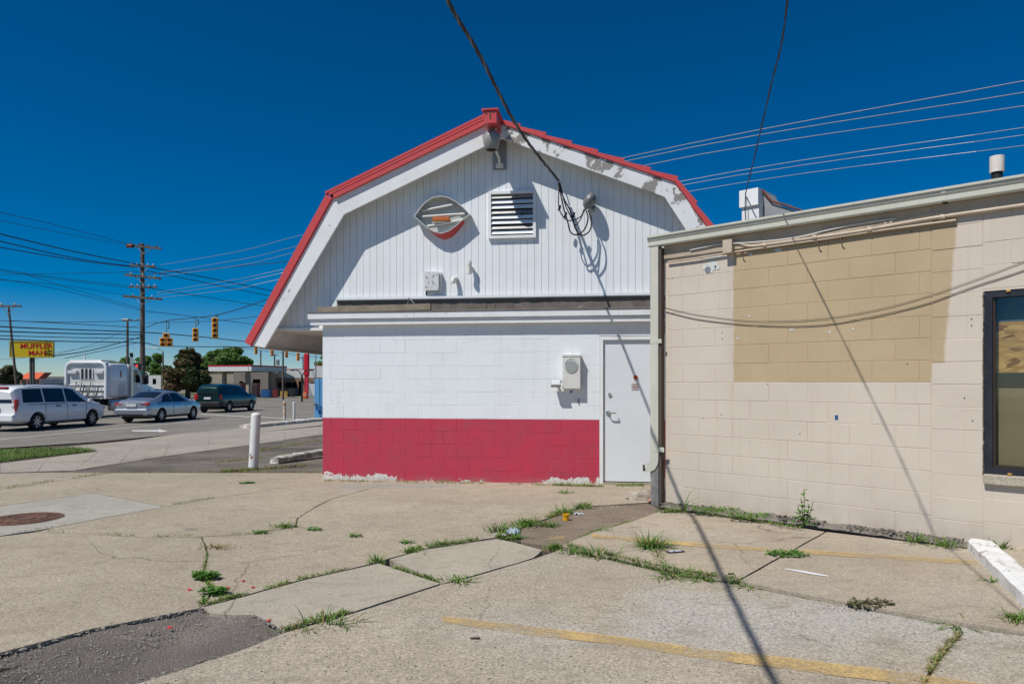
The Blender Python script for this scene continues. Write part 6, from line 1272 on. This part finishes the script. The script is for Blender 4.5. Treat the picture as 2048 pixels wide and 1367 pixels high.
o = thing('brick_shop', 'brick corner shop with white fascia and red top line', 'shop', org); bwall(552, 755, 645, 788, Z, 12, BRK, 'brick_wall', o, org); bwall(551, 738.5, 626, 755, Z-.8, 13, BWH, 'fascia', o, org); bwall(551, 737, 626, 738.4, Z-.85, 13, RS, 'red_stripe', o, org); bwall(625, 731, 680, 757, Z-1, 13, BWH, 'fascia', o, org); bwall(624.8, 729.4, 680, 730.9, Z-1.05, 13, RS, 'red_stripe', o, org)
for x0, x1 in ((556, 570), (571.5, 583), (584.5, 593), (621, 636)): q = bwall(x0, 764, x1, 775, Z-.1, .2, CARGLASS, 'window', o, org); 
for x0, y0, x1, y1, col in ((557, 766, 562, 774, (.6, .6, .58)), (573, 765, 577, 772, (.62, .62, .62)), (579, 766, 583, 773, (.15, .25, .5)), (586, 766, 592, 772, (.6, .35, .12)), (622, 766, 628, 774, (.35, .5, .65)), (561.5, 768, 566, 773, (.2, .22, .3))): bwall(x0, y0, x1, y1, Z-.25, .06, flat('poster', col, .5), 'poster', o, org)
bwall(597, 762, 603, 788, Z-.1, .2, TRIMB, 'door', o, org)
rs = atz(613.5, 764, 80); rs.z = -.31; o = thing('pylon_sign', 'tall slim red pylon sign in front of the brick shop', 'sign', rs); zt = atz(0, 706, 80).z+.31; zb_ = atz(0, 752, 80).z+.31; MB().bevbox((-.32, -.2, zb_), (.30, .2, zt), .15).build('red_panel', flat('pylon_red', (.55, .012, .03), .4), o); MB().bb((-.22, -.12, 0), (.2, .12, zb_)).build('post', RS, o)
def simple(name, label, cat, x, y, Z, parts):
    p = atz(x, 764, Z); p.z = H(p.x, p.y)-.02; o = thing(name, label, cat, p)
    for nm, a, b, e, m in parts: MB().bevbox(a, b, e).build(nm, m, o)
    return o
BLUE = flat('dumpster_blue', (.02, .10, .28), .5)
simple('dumpster', 'blue dumpster beside the far white van', 'dumpster', 533, 785, 84, [('bin', (-.5, -.5, .1), (.52, .5, .95), .04, BLUE), ('lid', (-.53, -.5, .96), (.55, .5, 1.05), .02, TRIMB)])
simple('traffic_barrel', 'orange barrel at the foot of the red pylon sign', 'barrel', 610, 786, 79, [('barrel', (-.2, -.2, 0), (.25, .25, .75), .1, flat('barrel_orange', (.65, .16, .03), .5)), ('band', (-.21, -.21, .4), (.26, .26, .5), .08, BWH)])
simple('propane_cage', 'yellow and dark stock stacked outside the brick shop', 'rack', 577, 787, 84, [('crate', (-.9, -.3, 0), (.0, .3, .8), .03, flat('crate_yellow', (.42, .26, .06), .6)), ('crate', (.1, -.3, 0), (.7, .3, 1.0), .03, TRIMB)])
simple('ice_chest', 'pale blue and white ice chest right of the pylon sign', 'ice chest', 624, 787, 88, [('chest', (-.7, -.4, 0), (.7, .4, 1.7), .04, flat('ice_blue', (.45, .56, .66), .5)), ('door', (-.6, -.43, .2), (.6, -.405, 1.5), .01, BWH)])
simple('newspaper_box', 'dark red box left of the brick shop', 'box', 551, 787, 86, [('box', (-.35, -.3, 0), (.35, .3, 1.0), .03, flat('box_red', (.18, .03, .03), .5)), ('lid', (-.37, -.32, 1.005), (.37, .32, 1.1), .02, TRIMB)])
lp = atz(604, 764, 66); lp.z = -.31; o = thing('yard_lamp', 'dark double-armed yard lamp in front of the brick shop', 'lamp', lp); zt = atz(0, 750, 66).z+.31
MB().cyl((0, 0, 0), (0, 0, zt), .09, n=10).build('shaft', TRIMB, o)
for sd in (-1, 1): MB().tube(spline([(0, 0, zt-.1), (sd*.25, 0, zt+.35), (sd*.6, 0, zt+.55), (sd*.9, 0, zt+.5)], 4), .05, 6).build('arm', TRIMB, o); MB().bevbox((sd*.9-.2, -.12, zt+.42), (sd*.9+.2, .12, zt+.52), .03).build('lamp_head', TRIMB, o)
# far white van with ladder rack
vp_ = at(486, 786.5); vp_.z -= .02
vst = [(-2.9, .45, 1.35, 2.2, .95, .80), (-2.7, .4, 1.35, 2.35, 1.0, .85), (.6, .4, 1.3, 2.38, 1.0, .85), (1.1, .4, 1.25, 2.25, 1.0, .8), (1.95, .4, 1.2, 1.32, .97, .8), (2.5, .45, 1.0, 1.08, .9, .75), (2.75, .55, .8, .86, .8, .65)]
def vex(o, S, sp):
    for x in (-2.2, 0.2): MB().bb((x-.03, -.9, 2.4), (x+.03, .9, 2.6)).build('rack_bar', TRIMB, o)
    for y in (-.5, -.1): MB().bb((-2.9, y-.04, 2.6), (1.6, y+.04, 2.7)).build('ladder', M['galv'], o)
vehicle('cargo_van', 'white cargo van with ladder rack parked by the dumpster', 'van', vp_, math.radians(-38), vst, (-1.8, 1.75), .36, [(.35, 1.5, 1.1, .35)], WHITEP, None, (1.4, 2.1, .7, .6, -2.905, -2.85), (1.12, 1.85), vex)
# orange-roofed diner, far left, and dark row of roofs
Z = 120; org = atz(35, 764, Z); org.z = -.31; OR = flat('roof_orange', (.70, .13, .05), .6); o = thing('orange_roof_building', 'small building with bright orange roof at the far left', 'building', org)
z0 = atz(0, 757, Z).z+.31; z1 = atz(0, 744, Z).z+.31; L_ = 40/FPX*Z
MB().prism([(-.2, 0, z0), (L_+.1, 0, z0), (L_-.4, 2.5, z1), (.1, 2.5, z1)], (0, 2.0, .02)).build('roof', OR, o); MB().bb((0.1, .6, 0), (L_-.1, 7, z0-.02)).build('wall', BWH, o); MB().bb((-.4, -1.5, 1.0), (L_+2.5, .55, 1.35)).build('awning', OR, o)
for k in range(3): MB().bb((.3+k*1.1, .52, 1.5), (1.1+k*1.1, .58, 2.3)).build('window', CARGLASS, o)
Z = 150; org = atz(78, 764, Z); org.z = -.31; o = thing('far_store', 'low grey store far behind the yellow sign', 'building', org); bwall(74, 754, 130, 775, Z, 20, worn('far_grey', (.20, .21, .22), (.15, .15, .15), .4, .3, .8), 'wall', o, org); bwall(73, 752.5, 131, 754, Z-.2, 21, BBR, 'roof_edge', o, org)
# pedestrian signal and street name plate on the main pole's neighbour
o = thing('pedestrian_signal', 'small black pedestrian signal showing a red hand by the main pole', 'pedestrian signal', atz(275, 733, 66)); MB().bevbox((-.32, -.15, -.3), (.32, .15, .3), .03).build('housing', TRIMB, o)
N = NT('red_hand'); N.b.inputs['Emission Color'].default_value = (1, .05, .02, 1); N.b.inputs['Emission Strength'].default_value = 1.2; HANDM = N.done((.5, .02, .01), .5); MB().bevbox((-.12, -.17, -.16), (.12, -.155, .06), .005).bb((-.10, -.17, .06), (-.05, -.155, .18)).bb((-.03, -.17, .06), (.02, -.155, .22)).bb((.04, -.17, .06), (.09, -.155, .18)).build('hand_symbol', HANDM, o); MB().bb((.3, -.03, -.05), (.52, .03, .05)).build('bracket', M['galv'], o)
o = thing('street_name_sign', 'green street name plate beside the main pole', 'sign', atz(277, 745, 66)); MB().bevbox((-.42, -.02, -.17), (.42, .02, .17), .01).build('plate', flat('sign_green', (.01, .22, .13), .5), o); MB().bb((-.3, -.026, -.03), (.25, -.0205, .05)).build('plate_text', BWH, o)
# blue air machine by the bollards
p = at(637, 838); o = thing('air_machine', 'light blue air machine half hidden by the white wall', 'air machine', p+Vector((.12, 0, .1))); Zp = p.y; hh = (837-760)/FPX*Zp; AB = flat('air_blue', (.13, .36, .62), .45)
MB().bevbox((-.20, -.25, 0), (.6, .3, hh), .03).build('cabinet', AB, o); MB().cyl((-.27, -.05, 0), (-.27, -.05, hh), .035, n=10).build('post', AB, o); MB().bb((-.02, -.27, .2), (.015, -.24, hh)).build('door_edge', flat('air_dark', (.06, .2, .38), .5), o)
MB().tube(spline([(-.05, -.3, .65), (.10, -.32, .55), (.16, -.32, .2), (.05, -.33, .12), (-.05, -.32, .3), (.05, -.31, .5)], 5), .03, 6).build('hose', flat('hose_blue', (.05, .18, .4), .5), o); MB().lathe([(0, .08), (.08, .06), (.1, 0), (.08, -.06), (0, -.08)], (-.22, -.3, .66), 12).build('hose_fitting', M['galv'], o, 50)
# ---------------------------------------------------------------- trees
def foliage(blobs, n, s, seed, flat_=.5):
    r = random.Random(seed); b = MB(); wts = [x[3]*x[4]*x[5] for x in blobs]
    for _ in range(n):
        c = r.choices(blobs, wts)[0]
        while True:
            v = Vector((r.uniform(-1, 1), r.uniform(-1, 1), r.uniform(-1, 1)))
            if .25 < v.length < 1: break
        v = v.normalized()*(v.length**.5)
        q = Vector((c[0]+v.x*c[3], c[1]+v.y*c[4], c[2]+v.z*c[5])); a, t = r.uniform(0, 6.28), r.uniform(-.9, .9); k = s*r.uniform(.5, 1.3)
        d = Vector((math.cos(a)*math.cos(t), math.sin(a)*math.cos(t), math.sin(t))); e = d.cross(Vector((r.uniform(-1, 1), r.uniform(-1, 1), 1))).normalized()
        b.add([q-d*k, q+e*k*.5, q+d*k, q-e*k*.5], [(0, 1, 2, 3)])
    return b
def tree(label, x, y0, y1, wpx, Z, mat, seed, n=5200, leafs=.28, trunk=.3, mat2=None, name='leafy_tree', nb=22, shape='round'):
    p = atz(x, 764, Z); p.z = -.35; o = thing(name, label, 'tree', p, 0, 'background trees'); r = random.Random(seed); top = atz(0, y0, Z).z+.35; bot = atz(0, y1, Z).z+.35; R = wpx/FPX*Z/2; blobs = []; tr = MB()
    tr.tube([(0, 0, 0), (.1, .05, bot+.3*(top-bot)), (0, 0, bot+.8*(top-bot))], [trunk, trunk*.75, trunk*.2], 8)
    for i in range(nb):
        t = r.random(); z = lerp(bot, top, .12+.80*t); lim = R*(math.sin(math.pi*(.18+.72*t))**.8 if shape == 'round' else (1.05-.85*t**1.3)); a = r.uniform(0, 6.28); q = r.uniform(.35, .85)*lim; k = r.uniform(.22, .42)*R*(1 if shape == 'round' else (1.05-.6*t))
        blobs.append((math.cos(a)*q, math.sin(a)*q, z, k, k, k*.62)); tr.tube([(0, 0, z*.75), (math.cos(a)*q*.5, math.sin(a)*q*.5, z*.9), (math.cos(a)*q, math.sin(a)*q, z)], [trunk*.3, trunk*.2, .03], 5)
    tr.build('trunk', M['bark'], o, 60); tag(foliage(blobs, n, leafs, seed).build('crown', M[mat], o), kind='stuff')
    if mat2: tag(foliage(blobs[::2], n//2, leafs, seed+9).build('dead_foliage', M[mat2], o), kind='stuff')
    return o
tree('browning pine standing in the verge across the junction', 375, 692, 783, 104, 80, 'pine', 5, 17000, .20, .32, 'pine_brown', 'pine_tree', 60, 'cone')
tree('green tree behind the canopy, right of the pine', 465, 696, 762, 74, 130, 'tree', 6, 8000, .34); tree('green tree directly behind the pine top', 425, 697, 762, 70, 135, 'tree', 7, 8000, .34); tree('small green tree left of the browning pine', 320, 706, 760, 46, 120, 'tree', 8); tree('green tree between the truck stack and main pole', 240, 711, 760, 62, 125, 'tree', 9); tree('dull brownish tree at the left picture edge', 8, 733, 772, 62, 110, 'tree_dull', 10)
tree('distant tree right of the brick shop', 655, 708, 770, 60, 130, 'tree', 12); tree('distant low tree showing under the canopy', 505, 742, 775, 26, 118, 'tree', 13, 1500); tree('distant tree behind the orange roof', 52, 752, 775, 50, 170, 'tree_dull', 14, 2000); tree('tall tree behind the white flat building', 285, 712, 765, 50, 140, 'tree', 15, 3000)
# verge islands across the junction
for i, pp in enumerate(([(300, 789), (470, 788.5), (480, 791.5), (300, 793)], [(535, 791.5), (650, 788), (660, 794), (560, 794.5)])):
    struct(sheet('verge', px(*pp), worn('verge_grass', (.075, .12, .03), (.12, .13, .05), .6, .6, .95), .06, .1)); struct(sheet('verge_kerb', px((pp[3][0]-4, pp[3][1]+.2), (pp[2][0]+4, pp[2][1]+.2), (pp[2][0]+4, pp[2][1]+1.0), (pp[3][0]-4, pp[3][1]+1.0)), M['walk'], .08, .1))
